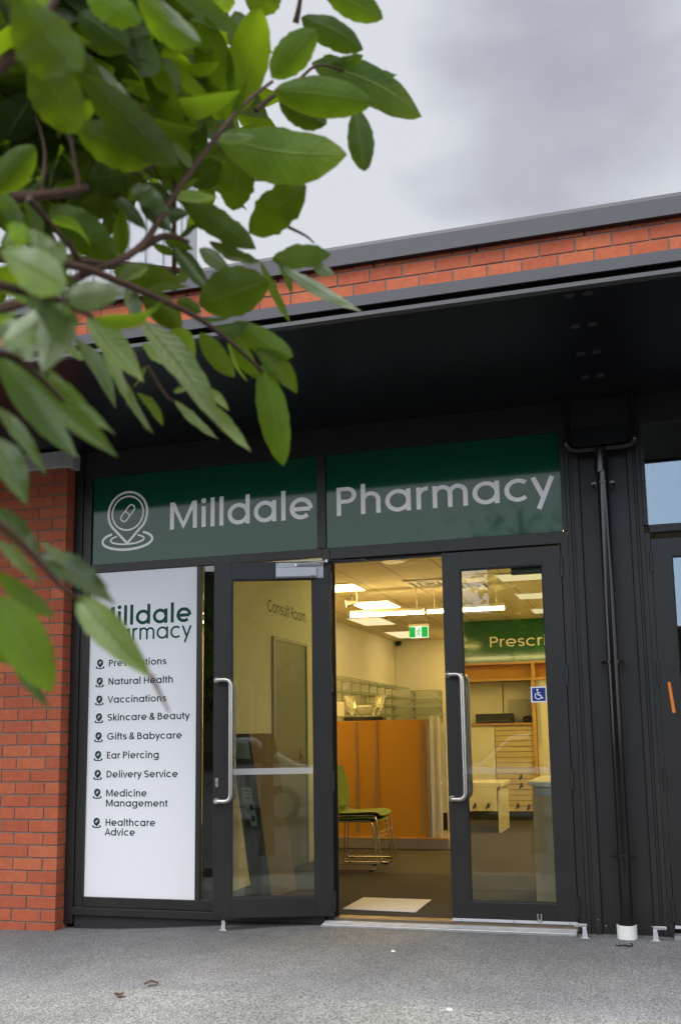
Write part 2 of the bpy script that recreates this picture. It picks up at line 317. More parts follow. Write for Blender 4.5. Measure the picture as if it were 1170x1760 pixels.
# ------------------------------------------------------------------ mesh building
class MB:
    def __init__(s): s.v = []; s.f = []; s.t = []
    def face(s, *pts, tone=None):
        i = len(s.v); s.v += [tuple(p) for p in pts]; s.f.append(tuple(range(i, i + len(pts)))); s.t.append(tone)
    def box(s, x0, x1, y0, y1, z0, z1, tone=None):
        i = len(s.v)
        s.v += [(x, y, z) for z in (z0, z1) for y in (y0, y1) for x in (x0, x1)]
        for q in ((0, 2, 3, 1), (4, 5, 7, 6), (0, 1, 5, 4), (2, 6, 7, 3), (0, 4, 6, 2), (1, 3, 7, 5)):
            s.f.append(tuple(i + k for k in q)); s.t.append(tone)
        return s
    def hexa(s, p, tone=None):
        """eight corners: bottom ring of four, top ring of four"""
        i = len(s.v); s.v += [tuple(q) for q in p]
        for q in ((0, 3, 2, 1), (4, 5, 6, 7), (0, 1, 5, 4), (1, 2, 6, 5), (2, 3, 7, 6), (3, 0, 4, 7)):
            s.f.append(tuple(i + k for k in q)); s.t.append(tone)
        return s
    def tube(s, pts, r, n=10, cap=True):
        pts = [Vector(p) for p in pts]; m = len(pts)
        rs = r if isinstance(r, (list, tuple)) else [r] * m
        i0 = len(s.v); prev = None
        for k in range(m):
            d = (pts[min(k + 1, m - 1)] - pts[max(k - 1, 0)]).normalized()
            if prev is None:
                a = d.orthogonal().normalized()
            else:
                a = (prev - d * prev.dot(d)).normalized()
            prev = a; b = d.cross(a)
            for j in range(n):
                t = 2 * PI * j / n
                s.v.append(tuple(pts[k] + (a * math.cos(t) + b * math.sin(t)) * rs[k]))
        for k in range(m - 1):
            for j in range(n):
                s.f.append((i0 + k * n + j, i0 + k * n + (j + 1) % n, i0 + (k + 1) * n + (j + 1) % n, i0 + (k + 1) * n + j)); s.t.append(None)
        if cap:
            s.f.append(tuple(i0 + j for j in reversed(range(n)))); s.t.append(None)
            s.f.append(tuple(i0 + (m - 1) * n + j for j in range(n))); s.t.append(None)
        return s
    def cyl(s, p0, p1, r, n=20): return s.tube([p0, p1], r, n)
    def prism(s, outline, axis, a0, a1):
        """outline of 2-D points swept along axis 'x', 'y' or 'z'"""
        def P(q, a):
            return {'x': (a, q[0], q[1]), 'y': (q[0], a, q[1]), 'z': (q[0], q[1], a)}[axis]
        i = len(s.v); n = len(outline)
        s.v += [P(q, a0) for q in outline] + [P(q, a1) for q in outline]
        for k in range(n):
            s.f.append((i + k, i + (k + 1) % n, i + n + (k + 1) % n, i + n + k)); s.t.append(None)
        s.f.append(tuple(i + k for k in reversed(range(n)))); s.t.append(None)
        s.f.append(tuple(i + n + k for k in range(n))); s.t.append(None)
        return s
    def build(s, name, mat, parent=None, origin=None, bevel=0.0, smooth=False, fix=True, local=False):
        """one mesh object; its vertices are given in world metres unless local"""
        me = bpy.data.meshes.new(name)
        if parent is not None and not local:
            o0 = parent['_w'] if '_w' in parent else (0, 0, 0)
            off = Vector(o0)
        elif origin is not None: off = Vector(origin)
        else: off = Vector((0, 0, 0))
        me.from_pydata([tuple(Vector(p) - off) for p in s.v], [], s.f)
        if any(t is not None for t in s.t):
            a = me.attributes.new('tone', 'FLOAT', 'FACE')
            for k, t in enumerate(s.t): a.data[k].value = 0.5 if t is None else t
        if fix:
            bm = bmesh.new(); bm.from_mesh(me); bmesh.ops.recalc_face_normals(bm, faces=bm.faces); bm.to_mesh(me); bm.free()
        me.materials.append(MATS[mat])
        if smooth:
            for p in me.polygons: p.use_smooth = True
            if hasattr(me, 'set_sharp_from_angle'): me.set_sharp_from_angle(angle=R_(40))
        ob = bpy.data.objects.new(name, me); col.objects.link(ob)
        if parent is not None:
            ob.parent = parent
        elif origin is not None: ob.location = origin
        w = Vector(parent['_w']) if (parent is not None and '_w' in parent) else Vector(origin or (0, 0, 0))
        ob['_w'] = tuple(w)
        if bevel:
            md = ob.modifiers.new('bevel', 'BEVEL'); md.width = bevel; md.segments = 2; md.limit_method = 'ANGLE'
        return ob

def tag(o, label=None, cat=None, group=None, kind=None):
    if label: o['label'] = label
    if cat: o['category'] = cat
    if group: o['group'] = group
    if kind: o['kind'] = kind
    return o
def thing(name, loc, label, cat, group=None, rz=0):
    o = bpy.data.objects.new(name, None); col.objects.link(o); o.location = loc; o.rotation_euler = (0, 0, rz)
    o.empty_display_size = 0.1; o['_w'] = tuple(loc)
    return tag(o, label, cat, group)
def copy_tree(o, parent=None):
    c = o.copy(); col.objects.link(c)
    if parent is not None: c.parent = parent
    for ch in [x for x in bpy.data.objects if x.parent == o]:
        copy_tree(ch, c)
    return c
def box(*a): return MB().box(*a)
def bend(pts, r, n=6):
    """round the corners of a polyline"""
    P = [Vector(p) for p in pts]; out = [P[0]]
    for i in range(1, len(P) - 1):
        a = (P[i - 1] - P[i]); b = (P[i + 1] - P[i]); rr = min(r, a.length * 0.49, b.length * 0.49)
        p0 = P[i] + a.normalized() * rr; p1 = P[i] + b.normalized() * rr
        for k in range(n + 1):
            t = k / n; out.append(p0 * (1 - t) ** 2 + P[i] * 2 * t * (1 - t) + p1 * t * t)
    return out + [P[-1]]

# ------------------------------------------------------------------ lettering: a round sans drawn as strokes of even weight
def arc(cx, cy, rx, ry, a0, a1, n=16):
    return [(cx + rx * math.cos(R_(a0 + (a1 - a0) * k / n)), cy + ry * math.sin(R_(a0 + (a1 - a0) * k / n))) for k in range(n + 1)]
def glyph(ch, w):
    """strokes in units of the capital height, and the advance"""
    h = w / 2; xh = .76; R = (xh + .02 - w) / 2; cy = xh / 2; st = .085 + h; ro = .055 + h
    full = lambda cx: arc(cx, cy, R, R, 0, 360, 28)
    if ch == ' ': return [], .30
    if ch == 'o': return [full(ro + R)], 2 * ro + 2 * R
    if ch == 'c': return [arc(ro + R, cy, R, R, 47, 313, 22)], 2 * ro + 2 * R - .07
    if ch == 'e':
        cx = ro + R; return [[(cx - R, cy - .02), (cx + R * .97, cy - .02)], arc(cx, cy, R, R, -4, 312, 26)], 2 * ro + 2 * R
    if ch in 'adqg':
        cx = ro + R; x = cx + R; s = [full(cx)]
        if ch == 'a': s.append([(x, 0), (x, xh)])
        if ch == 'd': s.append([(x, 0), (x, 1.06)])
        if ch == 'q': s.append([(x, -.3), (x, xh)])
        if ch == 'g': s.append([(x, xh), (x, -.06)] + arc(cx, -.06, R, .24 - h, 0, -150, 14)[1:])
        return s, x + st
    if ch in 'bp':
        x = st; cx = x + R; return [full(cx), [(x, 0 if ch == 'b' else -.3), (x, 1.06 if ch == 'b' else xh)]], cx + R + ro
    if ch in 'nmhr':
        x = st; s = [[(x, 0), (x, 1.06 if ch == 'h' else xh)]]
        r = .225 if ch == 'm' else .235; top = xh + .01 - h - r
        if ch == 'r': s.append(arc(x + r, top, r, r, 180, 78, 10)); return s, x + .33
        s.append(arc(x + r, top, r, r, 180, 0, 14) + [(x + 2 * r, 0)])
        if ch == 'm':
            s.append(arc(x + 3 * r, top, r, r, 180, 0, 14) + [(x + 4 * r, 0)]); return s, x + 4 * r + st
        return s, x + 2 * r + st
    if ch == 'u':
        x = st; r = .235; return [[(x, xh)] + arc(x + r, r + h - .01, r, r, 180, 360, 14), [(x + 2 * r, 0), (x + 2 * r, xh)]], x + 2 * r + st
    if ch == 'i': return [[(st, 0), (st, xh)], ('disc', st, .965, w * .64)], 2 * st
    if ch == 'l': return [[(st, 0), (st, 1.06)]], 2 * st
    if ch == 't': return [[(.20, .96), (.20, .22)] + arc(.35, .20, .15, .20 - h, 180, 275, 8), [(.03, xh - h), (.38, xh - h)]], .43
    if ch == 'f': return [[(.19, 0), (.19, .86)] + arc(.35, .86, .16, .20 - h, 180, 85, 8), [(.03, xh - h), (.37, xh - h)]], .40
    if ch == 'k': return [[(st, 0), (st, 1.06)], [(st + .03, .30), (st + .42, xh)], [(st + .16, .40), (st + .46, 0)]], st + .50
    if ch in 'sS':
        H = xh if ch == 's' else 1.0; rx = .195 if ch == 's' else .25; ry = (H + .02 - w) / 4; cx = ro + rx; m = H / 2
        return [arc(cx, m + ry, rx, ry, 28, 262, 16) + arc(cx, m - ry, rx, ry, 82, -152, 16)], 2 * cx
    if ch == 'v': return [[(.06, xh), (.32, 0.02), (.58, xh)]], .64
    if ch == 'y': return [[(.60, xh), (.20, -.30)], [(.06, xh), (.335, .08)]], .66
    if ch == 'V': return [[(.07, 1), (.42, .03), (.77, 1)]], .84
    if ch == 'A': return [[(.05, 0), (.41, .97), (.77, 0)], [(.17, .30), (.65, .30)]], .82
    if ch == 'M': return [[(st, 0), (st, 1)], [(st + .83, 0), (st + .83, 1)], [(st + .03, .97), (st + .415, .12), (st + .80, .97)]], 2 * st + .83
    if ch == 'N': return [[(st, 0), (st, 1)], [(st + .56, 0), (st + .56, 1)], [(st + .03, .96), (st + .53, .04)]], 2 * st + .56
    if ch == 'H': return [[(st, 0), (st, 1)], [(st + .56, 0), (st + .56, 1)], [(st, .5), (st + .56, .5)]], 2 * st + .56
    if ch == 'E': return [[(st, 0), (st, 1)], [(st, 1 - h), (st + .42, 1 - h)], [(st, .5), (st + .38, .5)], [(st, h), (st + .42, h)]], st + .50
    if ch in 'PR':
        rb = .29 - h; s = [[(st, 0), (st, 1)], [(st, 1 - h), (st + .24, 1 - h)] + arc(st + .26, 1 - h - rb, rb, rb, 90, -90, 16) + [(st, 1 - h - 2 * rb)]]
        if ch == 'R': s.append([(st + .24, .42), (st + .52, 0)])
        return s, st + .26 + rb + ro
    if ch == 'B':
        ra = .255 - h / 2 - h / 2; rb2 = (1 - 2 * h - 2 * ra) / 2
        return [[(st, 0), (st, 1)], [(st, 1 - h), (st + .22, 1 - h)] + arc(st + .24, 1 - h - ra, ra, ra, 90, -90, 14) + [(st, 1 - h - 2 * ra)],
                [(st + .2, h + 2 * rb2)] + arc(st + .27, h + rb2, rb2, rb2, 90, -90, 14) + [(st, h)]], st + .27 + rb2 + ro
    if ch == 'D':
        r = .5 - h; return [[(st, 0), (st, 1)], [(st, 1 - h), (st + .16, 1 - h)] + arc(st + .18, .5, r, r, 90, -90, 20) + [(st, h)]], st + .18 + r + ro
    if ch == 'C': r = .51 - h; return [arc(ro + r, .5, r, r, 45, 315, 24)], 2 * ro + 2 * r - .06
    if ch == 'G': r = .51 - h; return [arc(ro + r, .5, r, r, 45, 350, 24), [(ro + r + .02, .46), (ro + 2 * r + h * .6, .46)]], 2 * ro + 2 * r
    if ch == '&':
        p = [(.72, 0), (.24, .62)] + arc(.36, .79, .165, .165, 205, -40, 14) + [(.17, .42)] + arc(.30, .25, .235, .25 - h + .01, 145, 350, 14) + [(.66, .44)]
        return [p], .78
    return [[(st, 0), (st, 1)]], 2 * st
def ribbon(pts, w):
    n = len(pts); closed = (abs(pts[0][0] - pts[-1][0]) + abs(pts[0][1] - pts[-1][1])) < 1e-6
    left, right = [], []
    for i in range(n):
        if closed: a = pts[(i - 1) % (n - 1)] if i else pts[n - 2]; b = pts[(i + 1) % (n - 1)] if i < n - 1 else pts[1]
        else: a = pts[max(i - 1, 0)]; b = pts[min(i + 1, n - 1)]
        p = pts[i]
        d1 = Vector((p[0] - a[0], p[1] - a[1])); d2 = Vector((b[0] - p[0], b[1] - p[1]))
        if d1.length < 1e-9: d1 = d2.copy()
        if d2.length < 1e-9: d2 = d1.copy()
        d1.normalize(); d2.normalize()
        n1 = Vector((-d1.y, d1.x)); n2 = Vector((-d2.y, d2.x)); m = n1 + n2
        if m.length < 1e-4: m = n1
        m.normalize(); k = min(1.9, 1 / max(0.3, m.dot(n1)))
        left.append((p[0] + m.x * k * w / 2, p[1] + m.y * k * w / 2)); right.append((p[0] - m.x * k * w / 2, p[1] - m.y * k * w / 2))
    return left, right
def lay(mb, place, strokes, w, sx=1.0, s=1.0, x0=0.0, y0=0.0, k0=0):
    """strokes onto a plane; place(u, v, k) gives the world point, k lifts each stroke a little above the one before"""
    k = k0
    for st in strokes:
        k += 1
        if st[0] == 'disc':
            c = [(st[1] + st[3] * math.cos(2 * PI * j / 20), st[2] + st[3] * math.sin(2 * PI * j / 20)) for j in range(20)]
            mb.face(*[place(x0 + q[0] * sx, y0 + q[1] * s, k) for q in c]); continue
        le, ri = ribbon(st, w)
        for i in range(len(le) - 1):
            mb.face(*[place(x0 + q[0] * sx, y0 + q[1] * s, k) for q in (ri[i], ri[i + 1], le[i + 1], le[i])])
    return k
def text_width(t, w):
    a = [glyph(c, w)[1] for c in t]
    l = .085 if t[0] not in 'oceadgqCGsS' else .055
    return sum(a) - 2 * l
def write(mb, place, t, x0, y0, cap, width=None, w=.15):
    """t with its first stem at x0 and baseline at y0, fitted to the measured width"""
    sx = cap if width is None else width / text_width(t, w)
    x = x0 - .085 * sx
    for i, c in enumerate(t):
        st, adv = glyph(c, w)
        lay(mb, place, st, w, sx, cap, x, y0, (i % 2) * 4)
        x += adv * sx
def plane_xz(y, e=0.00015): return lambda u, v, k: (u, y - 0.0006 - k * e, v)
def loop(pts): return list(pts) + [pts[0]]
def pin_logo(mb, place, cx, cz, s, wt):
    """map-pin with a pill in it, standing on two rings; cx, cz is the middle of the round head"""
    def pin(r, tipy, k=0.62):
        a0 = 180 + R_(0)
        return arc(0, 0, r, r, -52, 232, 40) + [(0, tipy)]
    P = lambda pts: [(q[0] * s, q[1] * s) for q in pts]
    st = []
    st.append((P(loop(pin(1.0, -1.42))), wt)); st.append((P(arc(0, 0, .80, .80, 0, 360, 40)), wt * .72))
    a = R_(50); c, sn = math.cos(a), math.sin(a)
    rot = lambda x, y: (x * c - y * sn, x * sn + y * c)
    pill = [rot(.28 + .17 * math.cos(t), .17 * math.sin(t)) for t in [R_(-90 + 18 * i) for i in range(11)]] + [rot(-.28 + .17 * math.cos(t), .17 * math.sin(t)) for t in [R_(90 + 18 * i) for i in range(11)]]
    st.append((P(loop(pill)), wt * .6)); st.append((P([rot(0, -.17), rot(0, .17)]), wt * .55))
    st.append((P(arc(0, -1.28, 1.28, .43, 128, 412, 44)), wt)); st.append((P(arc(0, -1.24, .86, .22, 128, 412, 36)), wt * .7))
    k = 0
    for pts, ww in st:
        k = lay(mb, place, [pts], ww, 1.0, 1.0, cx, cz, k)
def pin_small(mb, place, cx, cz, s):
    """the same mark filled in, as a bullet"""
    pts = arc(0, 0, s, s, -50, 230, 22) + [(0, -1.45 * s)]
    mb.face(*[place(cx + q[0], cz + q[1], 1) for q in pts])
    lay(mb, place, [[(q[0], q[1]) for q in arc(0, -1.36 * s, 1.25 * s, .30 * s, 130, 410, 24)]], .30 * s, 1, 1, cx, cz, 1)
def pin_pill(mb, place, cx, cz, s):
    a = R_(50); c, sn = math.cos(a), math.sin(a)
    pill = [(.28 + .2 * math.cos(t), .2 * math.sin(t)) for t in [R_(-90 + 18 * i) for i in range(11)]] + [(-.28 + .2 * math.cos(t), .2 * math.sin(t)) for t in [R_(90 + 18 * i) for i in range(11)]]
    pill = [((x * c - y * sn) * s * .85, (x * sn + y * c) * s * .85) for x, y in pill]
    lay(mb, place, [loop(pill), [(-sn * -.17 * s, c * -.17 * s), (-sn * .17 * s, c * .17 * s)]], .13 * s, 1, 1, cx, cz, 6)

# ------------------------------------------------------------------ ground
def gz(x, y):
    """the footpath falls a little to the left along the shopfront and to the kerb in front"""
    t = min(1.0, max(0.0, (-0.85 - x) / 1.9)); s = t * t * (3 - 2 * t)
    z = -0.092 * s if x > -2.75 else -0.092 - 0.02 * min(1, (-2.75 - x) / 2)
    d = max(0.0, -0.25 - y)
    return z - 0.018 * min(d, 2.2)
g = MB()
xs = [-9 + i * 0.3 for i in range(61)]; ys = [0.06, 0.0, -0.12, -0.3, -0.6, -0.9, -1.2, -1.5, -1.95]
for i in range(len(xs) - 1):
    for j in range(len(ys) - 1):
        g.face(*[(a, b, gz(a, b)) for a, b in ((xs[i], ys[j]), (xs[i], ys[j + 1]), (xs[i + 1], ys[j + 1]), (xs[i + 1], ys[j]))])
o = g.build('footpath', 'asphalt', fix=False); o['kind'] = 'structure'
g = MB()
ys2 = [-1.72, -2.1, -2.5, -2.9]
def edge_y(x): return -1.74 - 0.03 * math.sin(x * 1.7) - 0.012 * math.sin(x * 6.1 + 1)
for i in range(len(xs) - 1):
    for j in range(len(ys2) - 1):
        g.face(*[(a, b if b < -1.8 else edge_y(a), gz(a, b) + 0.004) for a, b in ((xs[i], ys2[j]), (xs[i], ys2[j + 1]), (xs[i + 1], ys2[j + 1]), (xs[i + 1], ys2[j]))])
o = g.build('kerb_strip', 'concrete', fix=False); o['kind'] = 'structure'
g = MB()
g.face((-400, -400, -0.16), (400, -400, -0.16), (400, -2.9, -0.16), (-400, -2.9, -0.16))
g.face((-400, -2.9, -0.16), (-9, -2.9, -0.16), (-9, 400, -0.16), (-400, 400, -0.16))
g.face((9, -2.9, -0.16), (400, -2.9, -0.16), (400, 400, -0.16), (9, 400, -0.16))
o = g.build('road', 'road_asphalt', fix=False); o['kind'] = 'structure'
o = box(-9, 9, -2.92, -2.9, -0.3, gz(3, -2.9) - 0.006).build('kerb_face', 'concrete'); o['kind'] = 'structure'
o = box(-9, 9, 0.06, 10.6, -0.2, 0.044).build('floor', 'carpet'); o['kind'] = 'structure'

# ------------------------------------------------------------------ brickwork
def bricks(mb, x0, x1, z0, z1, y, depth, bl=.247, bh=.092, j=.011, ends=(False, False), phase=0.0, z_first=None):
    """one face of stretcher-bond brickwork laid along x, real bricks proud of a mortar core"""
    z = z_first if z_first is not None else z0; row = 0
    while z < z1 - 0.004:
        zt = min(z + bh - j, z1); zb = max(z, z0)
        if zt - zb > 0.006:
            x = x1 + phase - (0 if row % 2 == 0 else bl / 2) - 40 * 0
            xx = x1 if not ends[1] else x1
            k = 0; cur = x1
            first = bl if row % 2 == 0 else bl / 2
            while cur > x0 + 0.005:
                L_ = first if k == 0 else bl
                a = max(x0, cur - L_ + j); dz = random.uniform(-.0012, .0012); dy = random.uniform(0, .003)
                mb.box(a, cur, y + dy, y + depth, zb + dz, zt + dz, tone=random.random())
                cur -= L_; k += 1
        z += bh; row += 1

# ------------------------------------------------------------------ the building
bld = thing('brick_building', (0, 0.3, 0), 'flat-roofed brick shop building with dark parapet cap above the green signs', 'building')
b = MB(); bricks(b, -8, 8, 3.62, 4.672, -0.02, 0.10, bl=.2455, bh=.1035, j=.0105, z_first=4.539 - .1035 * 9)
b.build('parapet_bricks', 'brick_clay', bld, bevel=0.003)
box(-8, 8, -0.011, 0.22, 3.49, 4.672).build('parapet_wall', 'mortar', bld)
c = MB()
c.prism([(-0.075, 4.668), (-0.075, 4.69), (-0.062, 4.702), (-0.062, 4.80), (-0.048, 4.832), (0.30, 4.85), (0.30, 4.672), (-0.02, 4.674)], 'x', -8, 8)
c.build('parapet_cap', 'grey_flashing', bld)
b = MB()
for x in (-4.17, -3.42, -2.68, -1.93, -1.18, -.43, .324, 1.075, 1.82, 2.58): box(x - .008, x + .008, -0.022, -0.012, 4.642, 4.672).build('weep_hole', 'black_rubber', bld)
# inside of the shop
box(-8, 8, 0.062, 10.6, 2.88, 3.0).build('shop_ceiling', 'ceiling_tile', bld)
box(-3.05, -2.92, 0.09, 10.3, 0.046, 2.878).build('inner_wall', 'wall_paint', bld)
box(-2.918, -1.352, 10.15, 10.3, 0.046, 2.878).build('inner_wall', 'wall_paint', bld)
b = MB(); b.box(-2.1, -1.95, 0.10, 3.0, 0.046, 2.878); b.build('inner_wall', 'wall_paint', bld)
box(-2.918, -2.102, 2.85, 3.0, 0.046, 2.878).build('inner_wall', 'wall_paint', bld)
box(1.25, 1.35, 0.10, 10.3, 0.046, 2.878).build('inner_wall', 'wall_paint', bld)
box(-1.35, 1.248, 10.15, 10.3, 0.046, 2.878).build('inner_wall', 'wall_paint', bld)
b = MB(); b.box(-8, -2.88, 0.02, 0.2, -0.25, 3.488); b.box(-2.878, 1.35, 0.062, 0.09, 2.62, 3.488); b.box(1.352, 8, 0.6, 0.7, 2.9, 3.488)
b.build('outer_wall', 'mortar', bld)
box(-8, 8, 10.62, 10.8, -0.2, 4.6).build('rear_wall', 'mortar', bld)
box(-8, 8, 0.24, 10.6, 4.3, 4.4).build('roof', 'grey_trim', bld)
# the unlit shop next door
b = MB(); b.box(1.36, 6, 3.0, 3.1, 0.046, 2.878); b.box(5.9, 6, 0.1, 2.99, 0.046, 2.878)
b.build('neighbour_wall', 'trim_paint', bld)

pier = thing('brick_pier', (-4.4, 0, gz(-4, 0)), 'red brick pier with pale concrete cap left of the white poster', 'brick pier')
b = MB(); bricks(b, -6.0, -2.874, -0.13, 3.33, -0.12, 0.09, bl=.247, bh=.0905, j=.011, z_first=-0.13 + .0045)
z = -0.13 + .0045; row = 0
while z < 3.32:                                                   # the short return that runs back to the shopfront
    zt = z + .0905 - .011
    L_ = .036 if row % 2 == 0 else .09
    b.box(-2.962, -2.8735, -0.030 + (0 if row % 2 else -.0) , 0.018, z, zt, tone=random.random())
    z += .0905; row += 1
b.build('brickwork', 'brick_clay', pier, bevel=0.0025)
box(-6.0, -2.8815, -0.111, 0.019, -0.25, 3.33).build('mortar_core', 'mortar', pier)
c = MB()
c.hexa([(-6.05, -.165, 3.335), (-2.905, -.165, 3.335), (-2.83, -.10, 3.335), (-6.05, -.02, 3.335), (-6.05, -.165, 3.40), (-2.905, -.165, 3.40), (-2.83, -.10, 3.40), (-6.05, -.02, 3.40)])
c.prism([(-6.05, -.165), (-2.905, -.165), (-2.83, -.10), (-2.83, .0), (-6.05, .0)], 'z', 3.401, 3.415) if False else None
c = MB(); c.prism([(-6.05, -.165), (-2.905, -.165), (-2.832, -.10), (-2.832, .016), (-6.05, .016)], 'z', 3.334, 3.46)
c.build('cap', 'concrete_cap', pier, bevel=0.006)

# canopy
can = thing('canopy', (0, -0.9, 3.48), 'black flat canopy with glossy soffit and grey front flashing over the shopfront', 'canopy')
box(-8, 8, -1.735, -0.024, 3.478, 3.50).build('soffit', 'black_soffit', can)
box(-8, 8, -1.790, -1.74, 3.468, 3.490).build('drip_edge', 'grey_trim', can)
box(-8, 8, -1.745, -0.022, 3.502, 3.56).build('deck', 'black_aluminium', can)
c = MB(); c.prism([(-1.80, 3.522), (-1.80, 3.584), (-1.785, 3.59), (-0.022, 3.61), (-0.022, 3.562), (-1.785, 3.562), (-1.785, 3.522)], 'x', -8, 8)
c.build('flashing', 'grey_flashing', can)
b = MB()
for x in (-5.3, -2.9, -.5, 1.9, 4.3): box(x - .0015, x + .0015, -1.735, -0.03, 3.4765, 3.4785).build('panel_joint', 'black_rubber', can)
n = 0
for y in (-1.678, -1.266, -.848, -.433):  # dim grey discs standing in for pale reflections in the glossy soffit
    for x in (1.047, 1.140):
        c = MB(); c.cyl((x, y, 3.4775), (x, y, 3.469), .026, 24); 
        o = c.build('soffit_reflection', 'reflection_grey', origin=(x, y, 3.478))
        row = ['front', 'second', 'third', 'rear'][n // 2]
        tag(o, '%s disc of the %s pair, standing in for a reflection in the black soffit' % (['left', 'right'][n % 2], row), 'soffit reflection', 'small round discs in pairs across the canopy soffit')
        n += 1

# white clad upper storey behind the parapet
up = thing('upper_storey', (-4.5, 2.0, 4.4), 'white vertical-ribbed metal storey rising behind the brick parapet and leaves', 'building')
c = MB(); out = []
x = -9.0
while x < -2.90:
    out += [(x, 1.5), (x + .15, 1.5), (x + .158, 1.47), (x + .178, 1.47), (x + .186, 1.5)]
    x += .19
out += [(-2.70, 1.5), (-2.70, 1.75), (-9.0, 1.75)]
c.prism(out, 'z', 4.42, 6.7); c.build('cladding', 'metal_cladding_white', up)
box(-9.05, -2.69, 1.44, 1.80, 6.702, 6.78).build('roof_edge', 'grey_flashing', up)
MB().prism([(-2.698, 4.42), (-2.42, 4.42), (-2.42, 5.55), (-2.698, 5.82)], 'y', 1.49, 1.72).build('side_flashing', 'grey_flashing', up)

# ------------------------------------------------------------------ shopfront
sf = thing('shopfront_frame', (-.93, 0, 0), 'black aluminium shopfront frame around the poster, doors and green signs', 'shop frame')
AL = 'black_aluminium'
def bar(name, x0, x1, z0, z1, y0=0.0, y1=0.058, mat=AL): return box(x0, x1, y0, y1, z0, z1).build(name, mat, sf, bevel=0.002)
box(-2.872, -2.80, -0.012, 0.058, -0.06, 3.475).build('jamb', AL, sf, bevel=.002)
bar('jamb', -2.798, -2.727, 0.02, 3.268)
bar('mullion', -1.836, -1.796, 0.128, 2.518); bar('mullion', -0.860, -0.806, 0.0, 2.582); bar('mullion', -0.898, -0.832, 2.584, 3.268, 0.002)
bar('jamb', 0.812, 0.858, 0.0, 2.530)
bar('head', -2.798, 1.349, 3.27, 3.474, -0.004); bar('transom', -2.725, -0.862, 2.520, 2.582); bar('transom', -0.804, 0.858, 2.500, 2.582, 0.003)
bar('sill_bar', -2.725, -0.862, 0.06, 0.128); bar('sill_flashing', -2.798, -0.862, 0.005, 0.058, -0.028, 0.05)
box(-2.79, -0.87, 0.0, 0.05, -0.25, 0.004).build('plinth', 'black_rubber', sf)
b = MB(); b.box(-2.727, -1.836, 0.006, 0.012, 2.519, 2.526)
b.build('glazing_bead', AL, sf)
th = MB(); th.hexa([(-.875, -.085, gz(-.8, -.1) - .004), (.80, -.085, -.004), (.80, .0, .0), (-.845, .0, 0), (-.875, -.085, .012), (.80, -.085, .012), (.80, .0, .030), (-.845, .0, .030)])
for k in range(4): th.box(-.862, .80, -.076 + k * .018, -.070 + k * .018, .010 + k * .0036, .0195 + k * .0036)
th.build('threshold_ramp', 'aluminium', sf)
box(-.804, .810, .002, .11, .01, .0475).build('threshold_sill', 'bronze_sill', sf, bevel=.002)
box(-1.794, -.862, .022, .03, .13, 2.518).build('side_pane', 'glass', sf)
c = MB(); c.tube(bend([(-.80, -.004, 2.482), (-.78, -.01, 2.482)], .01), .006); 

box(-1.949, -1.786, .060, .50, .06, 2.60).build('inner_post', 'post_black', sf); box(-1.949, -1.92, .502, .70, .06, 2.60).build('inner_post', 'post_black', sf)
for a_ in ((.788, .811, .050, 2.498), (-.804, -.785, .050, 2.498)): box(a_[0], a_[1], .0485, .061, a_[2], a_[3]).build('door_rebate', AL, sf)
box(-.784, .787, .0485, .061, 2.476, 2.499).build('door_rebate', AL, sf)
# poster
po = thing('services_poster', (-2.28, 0.018, 1.3), 'white window poster with green pharmacy name and nine listed services', 'poster')
box(-2.726, -1.837, 0.016, 0.024, 0.129, 2.518).build('panel', 'poster_white', po)
pl = plane_xz(0.016, 0.00012)
b = MB(); write(b, pl, 'Milldale', -2.672, 2.108, .142, .782, .165); b.build('title_lettering', 'poster_green', po, fix=False)
b = MB(); write(b, pl, 'Pharmacy', -2.664, 1.992, .118, .772, .125); b.build('title_lettering', 'poster_green', po, fix=False)
LINES = [('Prescriptions', 1.801, .475), ('Natural Health', 1.664, .531), ('Vaccinations', 1.529, .478), ('Skincare & Beauty', 1.397, .667),
         ('Gifts & Babycare', 1.257, .609), ('Ear Piercing', 1.119, .424), ('Delivery Service', .981, .576), ('Medicine', .844, .329), ('Management', .772, .497),
         ('Healthcare', .634, .402), ('Advice', .565, .240)]
for t, zz, wd in LINES:
    b = MB(); write(b, pl, t, -2.560, zz, .050, wd, .165); b.build('lettering', 'poster_text', po, fix=False)
    if t not in ('Management', 'Advice'):
        zc = zz + .031
        b = MB(); pin_small(b, pl, -2.634, zc, .0265); ic = b.build('pin_bullet', 'poster_text', po, fix=False)
        b = MB(); pin_pill(b, pl, -2.634, zc, .0265); b.build('pill_mark', 'poster_white', ic, fix=False)

# green signs
s1 = thing('fascia_sign', (-1.8, 0.02, 2.6), 'glossy green sign panel reading Milldale with white pin and pill logo', 'sign', 'two green panels of the shop sign')
box(-2.724, -.90, 0.016, 0.026, 2.584, 3.268).build('panel', 'sign_green', s1)
sp = plane_xz(0.016, 0.00015)
b = MB(); write(b, sp, 'Milldale', -2.068, 2.812, .208, 1.128, .148); b.build('lettering', 'sign_letter', s1, fix=False)
b = MB(); pin_logo(b, sp, -2.425, 2.968, .165, .019); b.build('pin_logo', 'sign_letter', s1, fix=False)
s2 = thing('fascia_sign', (0, 0.02, 2.6), 'glossy green sign panel reading Pharmacy above the open doorway', 'sign', 'two green panels of the shop sign')
box(-.83, .829, 0.016, 0.026, 2.584, 3.268).build('panel', 'sign_green', s2)
bar('jamb', .831, .858, 2.584, 3.268)
b = MB(); write(b, sp, 'Pharmacy', -.752, 2.812, .208, 1.520, .138); b.build('lettering', 'sign_letter', s2, fix=False)

